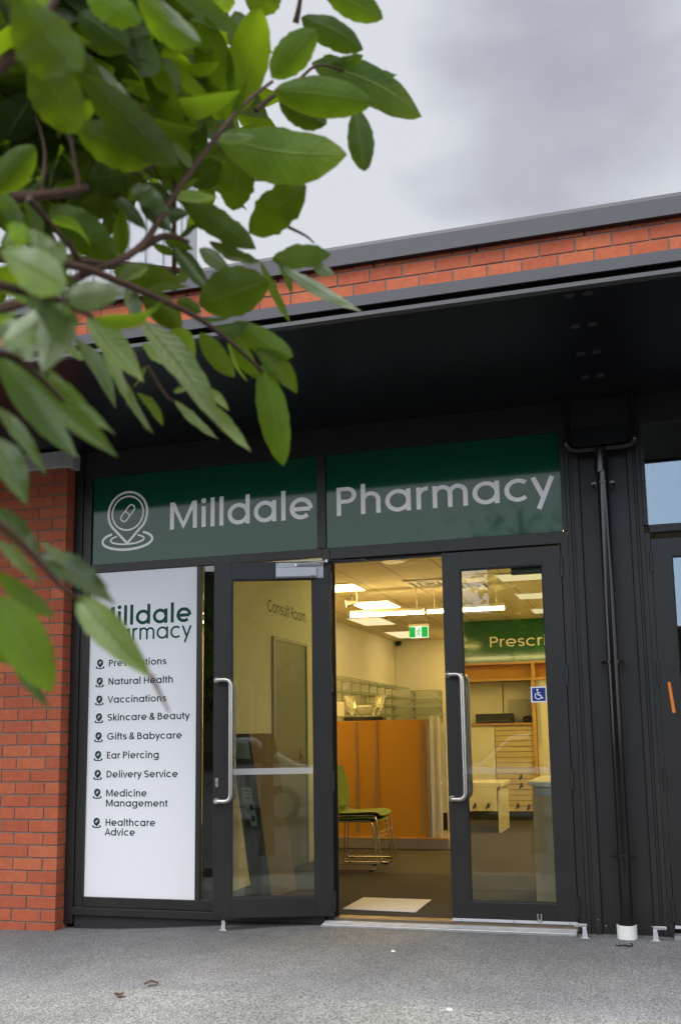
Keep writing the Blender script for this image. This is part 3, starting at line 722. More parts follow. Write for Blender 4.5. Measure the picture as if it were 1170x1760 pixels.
# doors: hinge at the local origin, leaf along +x (or -x), outer face at y = 0
def door(name, loc, rz, sgn, W, label, left, grp='black framed glass doors of the pharmacy entrance'):
    d = thing(name, loc, label, 'door', grp, rz)
    Tk = .045; z0, z1 = .05 if not left else .064, 2.488 if not left else 2.478
    st = .123; gb, gt = z0 + .126, z1 - .121
    X = lambda a, b_: (min(sgn * a, sgn * b_), max(sgn * a, sgn * b_))
    def bx(name_, a, b_, y0, y1, za, zb, mat, bev=.002, par=None):
        m = MB(); m.box(*X(a, b_), y0, y1, za, zb); o_ = m.build(name_, mat, par or d, bevel=bev, local=True); return o_
    m = MB(); m.box(*X(0, st), 0, Tk, z0, z1); m.box(*X(W - st, W), 0, Tk, z0, z1)
    m.box(*X(st, W - st), .0005, Tk - .0005, z0, gb); m.box(*X(st, W - st), .0005, Tk - .0005, gt, z1)
    m.build('leaf_frame', AL, d, bevel=.002, local=True)
    b_ = MB()
    for (a, c_, e, f_) in ((st, st + .008, gb, gt), (W - st - .008, W - st, gb, gt), (st + .008, W - st - .008, gb, gb + .008), (st + .008, W - st - .008, gt - .008, gt)):
        b_.box(*X(a, c_), .004, Tk - .004, e, f_)
    b_.build('gasket', 'black_rubber', d, local=True)
    bx('glass_pane', st + .008, W - st - .008, .016, .028, gb + .008, gt - .008, 'glass', 0)
    sy = .0155 if not left else .0285
    m = MB(); e = -.0004 if not left else .0004
    m.face(*[(sgn * q[0], sy + e, q[1]) for q in ((st + .009, .992 + (0.012 if left else 0)), (W - st - .009, .992 + (0.012 if left else 0)), (W - st - .009, 1.034 + (0.012 if left else 0)), (st + .009, 1.034 + (0.012 if left else 0)))])
    m.build('safety_strip', 'frosted_film' if left else 'faint_film', d, local=True, fix=False)
    # a pair of cranked pull handles
    for face in (0, 1):
        yo = -1 if face == 0 else 1; ys_ = 0 if face == 0 else Tk
        zt, zb = 1.652, .832
        xa, xg = W - .022, W - .128
        p = bend([(sgn * xa, ys_ - .001 * yo, zt), (sgn * xa, ys_ + .030 * yo, zt), (sgn * (xa - .012), ys_ + .052 * yo, zt), (sgn * xg, ys_ + .075 * yo, zt), (sgn * xg, ys_ + .075 * yo, zb), (sgn * (xa - .012), ys_ + .052 * yo, zb), (sgn * xa, ys_ + .030 * yo, zb), (sgn * xa, ys_ - .001 * yo, zb)], .055, 8)
        m = MB(); m.tube(p, .0155, 14); h_ = m.build('pull_handle', 'steel_brushed', d, smooth=True, local=True)
        m = MB()
        for zz in (zt, zb): m.cyl((sgn * xa, ys_, zz), (sgn * xa, ys_ + .006 * yo, zz), .021, 20)
        m.build('handle_rose', 'steel_brushed', h_, local=True, smooth=True)
    for zz in (.16, .95, 1.62, 2.34):
        m = MB(); m.cyl((sgn * -.005, -.006 if not left else Tk + .002, zz - .065), (sgn * -.005, -.006 if not left else Tk + .002, zz + .065), .0105, 12)
        m.build('hinge', 'black_plastic', d, local=True, smooth=True)
    return d, bx, X, sgn, st, gb, gt, z0, z1, Tk

dr, bx, X, sg, st, gb, gt, z0, z1, Tk = door('glass_door', (.806, 0.002, 0), 0, -1, .804, 'closed right-hand glass door with blue wheelchair sticker', False)
m = MB(); m.box(-.802, -.002, -.009, 0.0, .052, .070); m.build('drop_seal', 'silver_paint', dr, bevel=.0015, local=True)
for x in (-.74, -.40, -.05): MB().cyl((x, -.0095, .061), (x, -.0085, .061), .004, 10).build('screw', 'black_rubber', dr, local=True)
m = MB(); m.box(-.252, -.245, -.016, 0, .072, .112); m.box(-.231, -.224, -.016, 0, .072, .112); m.box(-.252, -.224, -.016, 0, .066, .078); m.build('flush_bolt', 'aluminium', dr, bevel=.001, local=True)
m = MB(); m.box(-.34, -.06, .047, .095, 2.318, 2.372); m.build('door_closer', 'black_plastic', dr, bevel=.004, local=True)
m = MB(); m.tube(bend([(-.30, .07, 2.376), (-.22, .09, 2.40), (-.06, .12, 2.46)], .02), .007); m.build('closer_arm', 'steel_brushed', dr, local=True)
m = MB(); m.box(-.19, -.16, .02, .024, .06, .068)
stk = MB(); stk.box(-.2365, -.1325, .0138, .0155, 1.4515, 1.5555); stk = stk.build('wheelchair_sticker', 'sticker_white', dr, local=True)
m = MB(); m.box(-.2275, -.1415, .0130, .0137, 1.4605, 1.5465); m.build('blue_field', 'sticker_blue', stk, local=True)
m = MB(); ps = lambda u, v, k: (u - .1845, .0128 - k * .0001, v + 1.5035)
lay(m, ps, [('disc', -.008, .0305, .0065), [(-.008, .020), (-.005, -.004), (.013, -.004)], arc(-.004, -.010, .0205, .0205, 120, 348, 20), [(-.006, .011), (.010, .011)], [(.011, -.004), (.021, -.025), (.029, -.021)]], .0062)
m.build('wheelchair_symbol', 'sticker_white', stk, fix=False, local=True)

dl, bx, X, sg, st, gb, gt, z0, z1, Tk = door('glass_door', (-.803, -.004, 0), R_(-163), 1, .812, 'left-hand glass door swung right open in front of the side window', True)
cl = MB(); cl.box(.046, .378, .0455, .0525, 2.358, 2.470); cl = cl.build('door_closer', 'silver_paint', dl, bevel=.002, local=True)
m = MB(); m.box(.092, .376, .053, .098, 2.361, 2.432); m.build('closer_cover', 'silver_paint', cl, bevel=.006, local=True)
for x in (.06, .365):
    for zz in (2.368, 2.46): MB().cyl((x, .053, zz), (x, .0545, zz), .004, 10).build('screw', 'black_rubber', cl, local=True)
m = MB(); m.box(.105, .135, .0985, .0988, 2.366, 2.3695); m.build('printed_mark', 'black_rubber', cl, local=True)
m = MB(); m.tube([(.235, .085, 2.436), (.235, .085, 2.452)], .012); m.tube([(.235, .085, 2.45), (.02, .10, 2.468)], .0075); m.tube([(.02, .10, 2.46), (.02, .10, 2.478)], .010)
m.build('closer_arm', 'steel_brushed', cl, local=True, smooth=True)
m = MB(); m.tube([(-.80, -.09, 2.474), (-.565, -.03, 2.472)], .007); m.box(-.585, -.53, -.035, .0, 2.462, 2.482)
m.build('closer_track_arm', 'black_plastic', sf, smooth=False)
m = MB(); m.box(.778, .798, .0455, .050, .925, .985); m.cyl((.788, .05, .965), (.788, .056, .965), .008, 14); m.box(.784, .792, .05, .056, .93, .946); m.build('lock_cylinder', 'steel_brushed', dl, local=True, bevel=.001)

# door stops and pivots on the path
def stop(loc, flip, label):
    d = thing('door_stop', loc, label, 'door stop', 'small metal door stops on the path')
    m = MB(); m.hexa([(-.016, -.016, .006), (.016, -.016, .006), (.016, .016, .006), (-.016, .016, .006), (-.013, -.008, .066), (.009, -.008, .066), (.009, .008, .066), (-.013, .008, .066)])
    m.build('post', 'aluminium', d, bevel=.002, local=True)
    m = MB(); m.box(-.030, .030, -.022, .022, 0.0, .006); m.build('foot_plate', 'aluminium', d, bevel=.001, local=True)
    if flip:
        s = flip
        m = MB(); m.box(min(-.065 * s, .014 * s), max(-.065 * s, .014 * s), -.010, .010, .067, .086); m.build('arm', 'aluminium', d, bevel=.002, local=True)
    return d
stop((.855, -.13, gz(.85, -.13)), 1, 'metal angle stop at the hinge foot of the closed door')
stop((1.272, -.13, gz(1.27, -.13)), -1, 'metal angle stop at the foot of the neighbouring shop door')
stop((-1.52, -.20, gz(-1.52, -.2)), 0, 'short metal post under the free edge of the open door')

# ------------------------------------------------------------------ black panel, downpipe, next shop
cp = thing('cladding_panel', (1.1, .02, 0), 'black folded metal wall panel behind the downpipe', 'wall panel')
m = MB(); pr = [(.860, .06), (.860, .004), (.884, .004), (.888, .012), (.905, .012), (.909, 0.0), (.950, .0), (.956, .022), (1.262, .022), (1.268, .004), (1.300, .004), (1.304, .012), (1.318, .012), (1.322, .0), (1.349, .0), (1.349, .06)]
m.prism(pr, 'z', -.02, 3.268); m.build('panel', 'black_cladding', cp)
for x, z in ((.93, .09), (.975, .055), (1.25, .06), (1.285, .05)): MB().cyl((x, -.0005, z), (x, -.004, z), .004, 10).build('rivet', 'aluminium', cp)

dp = thing('downpipe', (1.108, -.09, 0), 'black round rainwater downpipe with U-shaped head and white collar', 'downpipe')
PY = -.082
m = MB(); m.tube([(1.108, PY, 3.05), (1.108, PY, .03)], .0365, 24); m.build('pipe', 'pipe_black', dp, smooth=True)
m = MB(); m.tube([(1.103, PY, 3.10), (1.104, PY, 2.96), (1.108, PY, 2.94)], .045, 24); m.build('socket', 'pipe_black', dp, smooth=True)
m = MB(); m.tube(bend([(.893, PY, 3.472), (.893, PY, 3.103), (1.315, PY, 3.103), (1.315, PY, 3.472)], .07, 8), .024, 16); m.build('head_loop', 'pipe_black', dp, smooth=True)
m = MB(); m.box(.93, 1.28, -.02, .02, 3.13, 3.27); m.build('head_box', 'black_soffit', dp, bevel=.004)
for zz in (2.868, 1.692, .489):
    m = MB()
    ring = [(1.108 + .041 * math.cos(t), PY + .041 * math.sin(t)) for t in [2 * PI * k / 24 for k in range(24)]]
    m.prism(ring, 'z', zz - .009, zz + .009)
    m.box(1.035, 1.066, PY - .006, PY + .006, zz - .008, zz + .008); m.box(1.15, 1.181, PY - .006, PY + .006, zz - .008, zz + .008)
    k_ = m.build('bracket', 'pipe_black', dp, bevel=.001)
    for x in (1.043, 1.173): MB().cyl((x, PY + .005, zz), (x, .02, zz), .006, 10).build('bracket_bolt', 'pipe_black', k_)
m = MB()
ro = [(1.104 + .060 * math.cos(R_(a)), PY - .004 + .060 * math.sin(R_(a))) for a in range(170, 371, 10)]
ri = [(1.104 + .053 * math.cos(R_(a)), PY - .004 + .053 * math.sin(R_(a))) for a in range(370, 169, -10)]
m.prism(ro + ri, 'z', gz(1.1, -.1) + .001, .082); m.build('white_collar', 'white_pvc', dp)

nf = thing('neighbour_shopfront', (2.4, 0, 0), 'black aluminium frame of the neighbouring shop at the right edge', 'shop frame')
def nbar(name, x0, x1, z0, z1, y0=0.0, y1=.058): return box(x0, x1, y0, y1, z0, z1).build(name, AL, nf, bevel=.002)
nbar('jamb', 1.351, 1.382, 0, 2.53); nbar('transom', 1.384, 3.6, 2.531, 2.582); nbar('jamb', 1.351, 1.378, 2.584, 3.268, .002); nbar('head', 1.351, 3.6, 3.27, 3.474, -.003)
nbar('mullion', 3.05, 3.10, .05, 2.53)
box(1.378, 3.6, .016, .026, 2.584, 3.268).build('upper_pane', 'glass_dark', nf)
box(3.1, 6.0, .016, .026, .1, 2.53).build('side_pane', 'glass_dark', nf)
box(1.38, 3.04, -.085, 0.0, 0.0, .026).build('threshold_ramp', 'aluminium', nf)
for x in (1.43, 1.60): MB().cyl((x, -.0005, 2.556), (x, -.003, 2.556), .005, 10).build('screw', 'black_rubber', nf)
nd, bx, X, sg, st, gb, gt, z0, z1, Tk = door('glass_door', (1.386, .002, 0), 0, 1, .82, 'closed door of the neighbouring shop cut by the right edge', False, None)
for ch in [c for c in bpy.data.objects if c.parent == nd and c.name.startswith('glass_pane')]: ch.data.materials[0] = MATS['glass_dark']
m = MB(); m.box(.002, .80, -.009, 0, .052, .070); m.build('drop_seal', 'silver_paint', nd, local=True, bevel=.0015)
m = MB(); m.hexa([(1.452, -.0012, 1.364), (1.472, -.0012, 1.364), (1.472, .0015, 1.364), (1.452, .0015, 1.364), (1.434, -.0012, 1.556), (1.452, -.0012, 1.560), (1.452, .0015, 1.560), (1.434, .0015, 1.556)])
m = m.build('tape_strip', 'orange_tape', origin=(1.45, 0, 1.36)); tag(m, 'orange tape strip stuck upright on the neighbouring black door stile', 'tape')
nt_ = thing('paper_notice', (1.60, .034, 1.54), 'white paper notice inside the neighbouring door glass at the right edge', 'notice')
box(1.508, 1.75, .031, .033, 1.53, 1.70).build('sheet', 'label_white', nt_)
box(1.508, 1.75, .0295, .0305, 1.53, 1.565).build('dark_band', 'label_ink', nt_)
m = MB(); write(m, plane_xz(.0308, .0001), 'n', 1.515, 1.605, .07, None, .2); m.build('lettering', 'poster_green', nt_, fix=False)

# ------------------------------------------------------------------ inside the shop
o = box(-1.945, 1.245, 0.115, 2.15, 0.046, 0.0505).build('entrance_mat_floor', 'entry_mat_black'); o['kind'] = 'structure'
m = MB(); m.hexa([(-.832, .275, .052), (-.296, .245, .052), (-.300, .755, .052), (-.824, .770, .052), (-.832, .275, .060), (-.296, .245, .060), (-.300, .755, .060), (-.824, .770, .060)])
tag(m.build('door_mat', 'mat_grey', origin=(-.56, .5, .05), bevel=.003), 'pale grey doormat lying just inside the open doorway', 'doormat')

# consulting room door in the left wall
cdr = thing('interior_door', (-1.95, 2.25, .046), 'dull grey interior door in the left wall below the Consult Room lettering', 'door')
box(-1.949, -1.938, 1.83, 2.68, .052, 2.135).build('door_leaf', 'door_paint', cdr)
m = MB(); m.box(-1.949, -1.925, 1.79, 1.828, .048, 2.168); m.box(-1.949, -1.925, 2.682, 2.72, .048, 2.168); m.box(-1.949, -1.9255, 1.829, 2.681, 2.137, 2.168)
m.build('door_frame', 'trim_paint', cdr)
m = MB(); m.box(-1.937, -1.930, 2.50, 2.55, 1.0, 1.14); m.tube([(-1.93, 2.525, 1.08), (-1.89, 2.525, 1.08), (-1.885, 2.42, 1.08)], .009); m.build('lever_handle', 'steel_brushed', cdr)
m = MB(); write(m, lambda u, v, k: (-1.9485 + k * .0001, u, v), 'Consult Room', 1.703, 2.383, .112, 1.035, .135)
tag(m.build('wall_lettering', 'wall_text', origin=(-1.948, 2.2, 2.38), fix=False), 'dark Consult Room lettering on the cream left inner wall', 'lettering')

# carton leaning on the left wall
ct = thing('carton', (-1.55, .8, .05), 'tall brown carton wrapped in dark film leaning behind the left door glass', 'carton')
A = Vector((-1.53, .71, .052)); d1 = Vector((.34, .94, 0)) * .30; d2 = Vector((-.94, .34, 0)) * .205; lean = Vector((-.94, .34, 0)) * .23 + Vector((0, 0, 1.235))
tl = d2.normalized() * .0
base = [A, A + d1, A + d1 + d2, A + d2]
m = MB(); m.hexa([tuple(p) for p in base] + [tuple(p + lean) for p in base]); m.build('kraft_body', 'kraft', ct, bevel=.004)
nrm = -Vector((.34, .94, 0)).normalized()
def onface(s, t, e): return tuple(A + d2 * s + lean * t + nrm * e)
m = MB(); m.face(onface(-.01, -.0, .003), onface(1.01, 0, .003), onface(1.01, 1.0, .003), onface(-.01, 1.0, .003)); m.build('film_wrap', 'kraft_dark', ct, fix=False)
m = MB(); m.face(onface(.30, .46, .005), onface(.78, .46, .005), onface(.78, .66, .005), onface(.30, .66, .005)); lb = m.build('white_label', 'label_white', ct, fix=False)
m = MB(); m.face(onface(.22, .42, .0052), onface(.55, .42, .0052), onface(.55, .57, .0052), onface(.22, .57, .0052)); m.build('white_label', 'label_white', ct, fix=False)
m = MB()
for s, t in ((.30, .52), (.30, .45)): m.face(onface(s, t, .006), onface(s + .18, t, .006), onface(s + .18, t + .035, .006), onface(s, t + .035, .006))
for t in (.59, .61, .635): m.face(onface(.38, t, .006), onface(.70, t, .006), onface(.70, t + .008, .006), onface(.38, t + .008, .006))
m.build('label_print', 'label_ink', lb, fix=False)
m = MB(); m.face(onface(.10, .84, .0055), onface(.80, .84, .0055), onface(.80, .95, .0055), onface(.10, .95, .0055)); m.build('tape_patch', 'label_white', ct, fix=False)

# stacked green chairs
def make_chair(loc, label):
    c = thing('chair', loc, label, 'chair', 'green chairs stacked inside the doorway')
    # local: x forward (to the right in the photo), y across, z up
    W2 = .235
    prof = [(-.195, .460, 1.0), (-.16, .452, 1.0), (-.10, .446, 1.0), (.05, .452, 1.0), (.17, .462, .97), (.225, .452, .93), (.245, .425, .90)]
    m = MB(); n = 9; rows = []
    for x, z, k in prof:
        rows.append([(x, W2 * k * (2 * j / (n - 1) - 1), z + .012 * (2 * j / (n - 1) - 1) ** 2) for j in range(n)])
    def shell(rows, th, dirv):
        for i in range(len(rows) - 1):
            for j in range(len(rows[0]) - 1):
                m.face(rows[i][j], rows[i + 1][j], rows[i + 1][j + 1], rows[i][j + 1])
        o_ = m.build(name_, 'green_plastic', c, fix=True, smooth=True, local=True)
        bm = bmesh.new(); bm.from_mesh(o_.data); bmesh.ops.remove_doubles(bm, verts=bm.verts, dist=1e-4); bmesh.ops.recalc_face_normals(bm, faces=bm.faces); bm.to_mesh(o_.data); bm.free()
        for p in o_.data.polygons: p.use_smooth = True
        sm = o_.modifiers.new('solid', 'SOLIDIFY'); sm.thickness = th; sm.offset = 0
        sb = o_.modifiers.new('sub', 'SUBSURF'); sb.levels = 1; sb.render_levels = 2
        return o_
    name_ = 'seat'; shell(rows, .014, 1)
    m = MB(); rows = []
    for x, z, k in ((-.165, .50, .80), (-.178, .56, .95), (-.188, .64, 1.0), (-.200, .74, 1.0), (-.213, .82, .92), (-.221, .875, .74), (-.223, .887, .6)):
        rows.append([(x + .035 * (1 - abs(2 * j / (n - 1) - 1) ** 2) * -.8, W2 * k * (2 * j / (n - 1) - 1), z) for j in range(n)])
    name_ = 'backrest'; shell(rows, .014, 1)
    m = MB()
    for s in (-1, 1):
        y = s * .255
        m.tube(bend([(-.195, s * .20, .62), (-.180, s * .215, .44), (-.15, s * .225, .432), (.19, s * .225, .440), (.215, s * .24, .41), (.262, y, .018), (-.215, y, .012), (-.195, s * .235, .425)], .035, 5), .0075, 10)
    m.tube([(.235, -.245, .29), (.235, .245, .29)], .006, 8); m.tube([(.10, -.225, .434), (.10, .225, .434)], .0075, 8); m.tube([(-.18, -.225, .432), (-.18, .225, .432)], .0075, 8)
    m.build('sled_frame', 'chrome', c, smooth=True, local=True)
    m = MB(); m.box(-.20, .20, -.215, .215, .428, .436); m.build('seat_underside', 'black_plastic', c, local=True, bevel=.003)
    for s in (-1, 1):
        for x in (-.16, .20):
            m = MB(); m.box(x - .025, x + .025, s * .255 - .012, s * .255 + .012, 0.001, .018); m.build('glide', 'black_plastic', c, local=True, bevel=.002)
    return c
make_chair((-1.372, 2.49, .046), 'lower of two stacked green chairs, its chrome runners on the floor')
make_chair((-1.345, 2.52, .094), 'upper green chair resting on another chair in the doorway')

# gondola with amber back panels
go = thing('display_gondola', (-1.9, 4.2, .046), 'amber-panelled display gondola with slotted posts and metal kick strip', 'gondola')
box(-2.90, -1.025, 4.0, 4.03, .170, 1.418).build('back_panel', 'amber_panel', go)
box(-2.90, -.815, 3.985, 4.5, .048, .150).build('kick_strip', 'kick_metal', go, bevel=.004)
box(-2.90, -.815, 3.975, 4.5, .152, .168).build('base_deck', 'amber_timber', go)
for x in (-2.5, -1.816, -1.590, -1.083):
    m = MB(); m.box(x - .016, x + .016, 3.982, 3.999, .20 if x != -1.59 else .172, 1.41); p_ = m.build('slotted_post', 'bench_timber', go)
    m = MB()
    for k in range(40): m.box(x - .003, x + .003, 3.9805, 3.9815, .22 + k * .029, .236 + k * .029)
    m.build('slot', 'slat_dark', p_)
box(-1.023, -.992, 3.99, 4.45, .170, 1.42).build('end_frame', 'kick_metal', go)
m = MB(); m.box(-.990, -.955, 3.99, 4.02, .170, 1.455); m.box(-.953, -.915, 4.03, 4.06, .170, 1.44); m.box(-.913, -.885, 3.99, 4.01, .170, 1.44); m.box(-.883, -.822, 4.05, 4.08, .170, 1.30)
m.build('end_panel', 'white_laminate', go, bevel=.002)
box(-2.90, -.815, 3.99, 4.45, 1.463, 1.470).build('glass_top', 'shelf_glass', go)
m = MB(); m.box(-.862, -.818, 3.97, 3.985, .25, .43); tag(m.build('wall_bracket', 'black_plastic', origin=(-.84, 3.98, .3)), 'small black fitting on the end of the amber gondola', 'fitting')
for x0, x1, lab in ((-1.96, -1.715, 'left black flat box lying on the gondola beside a gap'), (-1.692, -1.512, 'right-hand shorter black flat box lying on the gondola')):
    m = MB(); m.box(x0, x1, 4.0, 4.14, 1.4205, 1.460); tag(m.build('flat_box', 'black_plastic', origin=(x0, 4.05, 1.42), bevel=.004), lab, 'box', 'flat black boxes on the gondola')
# clear plastic tub and white bags on the glass top
tub = MB(); n = 40
prof = [(.10, 1.474), (.155, 1.478), (.20, 1.56), (.232, 1.68), (.242, 1.70), (.236, 1.703), (.225, 1.68), (.195, 1.565), (.15, 1.484)]
for i in range(len(prof) - 1):
    for j in range(n):
        a0, a1 = 2 * PI * j / n, 2 * PI * (j + 1) / n
        q = lambda k, a: (-1.77 + prof[k][0] * math.cos(a), 4.22 + prof[k][0] * math.sin(a) * .82, prof[k][1])
        tub.face(q(i, a0), q(i, a1), q(i + 1, a1), q(i + 1, a0))
tag(tub.build('plastic_tub', 'clear_plastic', origin=(-1.77, 4.22, 1.47), smooth=True), 'clear round plastic tub standing on the gondola glass top', 'tub')
m = MB(); m.box(-1.86, -1.70, 4.17, 4.27, 1.486, 1.59); tag(m.build('paper_packet', 'white_plastic', origin=(-1.78, 4.22, 1.486), bevel=.012), 'pale packet lying inside the clear plastic tub', 'packet')
m = MB(); m.hexa([(-2.09, 4.12, 1.472), (-1.985, 4.12, 1.472), (-1.985, 4.2, 1.472), (-2.09, 4.2, 1.472), (-2.085, 4.14, 1.64), (-1.99, 4.14, 1.63), (-1.99, 4.18, 1.63), (-2.085, 4.18, 1.64)])
tag(m.build('paper_bag', 'white_laminate', origin=(-2.03, 4.16, 1.472), bevel=.006), 'small upright pale bag beside the clear plastic tub', 'bag')
m = MB(); m.cyl((-1.63, 4.20, 1.486), (-1.63, 4.20, 1.55), .03); m.cyl((-1.63, 4.20, 1.55), (-1.63, 4.20, 1.57), .015)
tag(m.build('bottle', 'white_plastic', origin=(-1.63, 4.2, 1.486), smooth=True), 'small white bottle inside the clear plastic tub', 'bottle')

# glass shelving
sh = thing('wall_shelving', (-2.9, 8, 1.6), 'long run of glass wall shelves on the left wall above the gondola', 'shelving')
for z in (2.045, 1.875, 1.725, 1.59):
    m = MB(); m.box(-2.917, -2.62, 6.0, 9.95, z - .008, z); m.build('glass_shelf', 'shelf_glass', sh)
m = MB()
for z in (2.045, 1.875, 1.725, 1.59): m.box(-2.619, -2.612, 6.0, 9.95, z - .008, z + .001)
m.build('shelf_edge', 'shelf_glass_edge', sh)
for k in range(9):
    y = 6.05 + k * .48
    m = MB(); m.box(-2.917, -2.905, y - .012, y + .012, 1.45, 2.075)
    for z in (2.045, 1.875, 1.725, 1.59): m.hexa([(-2.905, y - .005, z - .032), (-2.64, y - .005, z - .016), (-2.64, y + .005, z - .016), (-2.905, y + .005, z - .032), (-2.905, y - .006, z - .01), (-2.64, y - .006, z - .01), (-2.64, y + .006, z - .01), (-2.905, y + .006, z - .01)])
    m.build('bracket_post', 'shelf_bracket', sh)
s3 = thing('wall_shelving', (-2.3, 10, 1.6), 'short bay of glass shelves with dark edges on the back wall', 'shelving')
for z in (1.995, 1.85, 1.715, 1.59):
    m = MB(); m.box(-2.60, -2.08, 9.85, 10.145, z - .008, z); m.build('glass_shelf', 'shelf_glass', s3)
m = MB()
for z in (1.995, 1.85, 1.715, 1.59): m.box(-2.60, -2.08, 9.842, 9.849, z - .011, z + .003)
m.build('shelf_edge', 'shelf_glass_edge', s3)
for x in (-2.575, -2.105):
    m = MB(); m.box(x - .012, x + .012, 10.13, 10.148, 1.45, 2.0)
    for z in (1.995, 1.85, 1.715, 1.59): m.hexa([(x - .006, 9.86, z - .02), (x + .006, 9.86, z - .02), (x + .006, 10.13, z - .055), (x - .006, 10.13, z - .055), (x - .006, 9.86, z - .01), (x + .006, 9.86, z - .01), (x + .006, 10.13, z - .01), (x - .006, 10.13, z - .01)])
    m.build('bracket_post', 'shelf_bracket', s3)

# ceiling lights
ZC = 2.88
def panel_light(x0, x1, y0, y1, lab, mat='light_panel_cream'):
    t = thing('ceiling_light', ((x0 + x1) / 2, (y0 + y1) / 2, ZC), lab, 'ceiling light', 'square light panels in the shop ceiling')
    m = MB(); m.box(x0, x1, y0, y1, ZC - .010, ZC - .004); m.build('diffuser', mat, t)
    m = MB(); e = .015
    m.box(x0 - e, x0 - .001, y0 - e, y1 + e, ZC - .012, ZC - .001); m.box(x1 + .001, x1 + e, y0 - e, y1 + e, ZC - .012, ZC - .001); m.box(x0, x1, y0 - e, y0 - .001, ZC - .012, ZC - .001); m.box(x0, x1, y1 + .001, y1 + e, ZC - .012, ZC - .001)
    m.build('frame', 'white_plastic', t)
    return t
for (x0, x1, y0, y1, lab) in ((-2.16, -1.68, 3.50, 3.99, 'ceiling light panel nearest the doorway over the green chairs, left column'),
                              (-2.16, -1.68, 4.96, 5.62, 'second ceiling light panel of the left column, beyond the spotlight'),
                              (-2.68, -2.21, 6.53, 7.50, 'ceiling light panel against the left wall behind the hanging tube light'),
                              (-2.68, -2.21, 8.52, 9.58, 'rearmost ceiling light panel, partly behind the exit sign'),
                              (-.135, .34, 3.48, 3.96, 'nearest ceiling light panel behind the closed right door glass'),
                              (-.135, .34, 5.00, 5.48, 'middle ceiling light panel of the right column above the green bulkhead'),
                              (-.135, .34, 6.51, 7.03, 'farthest ceiling light panel of the right column, next to the green bulkhead')):
    panel_light(x0, x1, y0, y1, lab, 'light_panel' if 'left column' in lab else 'light_panel_cream')
for y0, lab in ((1.4, 'added unseen ceiling light panel over the rounded counter beside the right wall'), (3.48, 'second added unseen ceiling light panel along the right wall'), (4.75, 'third added unseen ceiling light panel along the right wall'), (5.95, 'fourth added unseen ceiling light panel along the right wall'), (7.05, 'added unseen ceiling light panel at the rear of the right wall column')):
    panel_light(.62, 1.10, y0, y0 + .48, lab, 'light_panel')  # unseen panels added out of view to brighten the shop
panel_light(-1.72, -1.35, 8.9, 9.38, 'added rear ceiling light panel beside the dispensary partition', 'light_panel')  # extra panel added to brighten the rear of the shop
def tube_light(x0, x1, lab):
    t = thing('tube_light', ((x0 + x1) / 2, 4.08, 2.6), lab, 'tube light', 'suspended tube lights in one line')
    m = MB(); m.cyl((x0, 4.08, 2.60), (x1, 4.08, 2.60), .018, 14); m.build('tube', 'light_tube', t, smooth=True)
    m = MB(); m.box(x0, x1, 4.062, 4.098, 2.619, 2.65); m.build('housing', 'white_plastic', t)
    m = MB()
    for x in (x0 + .08, x1 - .08): m.cyl((x, 4.08, 2.65), (x, 4.08, 2.878), .003, 6)
    m.build('hanging_wire', 'steel_brushed', t)
tube_light(-1.886, -1.034, 'left tube light of the suspended line, seen through the open doorway')
tube_light(-.996, -.145, 'right tube light of the suspended line, seen across the closed door')
sp_ = thing('spotlight', (-1.95, 4.2, 2.88), 'small ceiling spotlight pointing left beside a light panel', 'spotlight')
m = MB(); m.tube([(-1.93, 4.31, 2.878), (-1.93, 4.31, 2.82)], .02); m.tube([(-1.89, 4.33, 2.80), (-2.0, 4.29, 2.775)], [.035, .05], 18); m.build('body', 'kick_metal', sp_, smooth=True)
m = MB(); m.cyl((-2.001, 4.2896, 2.7747), (-2.003, 4.289, 2.7745), .045, 18); m.build('lamp_face', 'spot_lamp', sp_)
ex = thing('exit_sign', (-1.67, 6.5, 2.6), 'lit green exit sign with white running figure hanging from the ceiling', 'exit sign')
box(-1.790, -1.512, 6.5, 6.55, 2.715, 2.745).build('top_housing', 'white_plastic', ex, bevel=.003)
box(-1.785, -1.520, 6.515, 6.53, 2.558, 2.713).build('panel', 'exit_white', ex)
for a_, b_ in ((-1.783, -1.70), (-1.612, -1.527)): box(a_, b_, 6.509, 6.514, 2.566, 2.706).build('green_field', 'exit_green', ex)
m = MB(); lay(m, lambda u, v, k: (u - 1.655, 6.5135 - k * .0002, v + 2.637), [('disc', .012, .047, .011), [(.008, .03), (-.004, -.008), (.014, -.026), (.004, -.056)], [(-.004, -.008), (-.016, -.034), (-.034, -.036)], [(.006, .026), (-.02, .016), (-.026, -.004)], [(.008, .026), (.026, .008), (.036, .014)]], .012)
m.build('running_figure', 'exit_green', ex, fix=False)
m = MB()
for x in (-1.75, -1.55): m.cyl((x, 6.525, 2.745), (x, 6.525, 2.878), .004, 8)
m.build('hanger', 'steel_brushed', ex)
sc_ = thing('security_camera', (-2.82, 10.0, 2.8), 'small dark dome camera in the rear corner under the ceiling', 'security camera')
m = MB(); m.tube([(-2.80, 10.149, 2.82), (-2.81, 10.05, 2.82)], .02); m.build('bracket', 'white_plastic', sc_)
m = MB(); m.tube([(-2.80, 10.05, 2.83), (-2.815, 9.97, 2.815)], [.04, .045], 18); m.build('body', 'black_plastic', sc_, smooth=True)
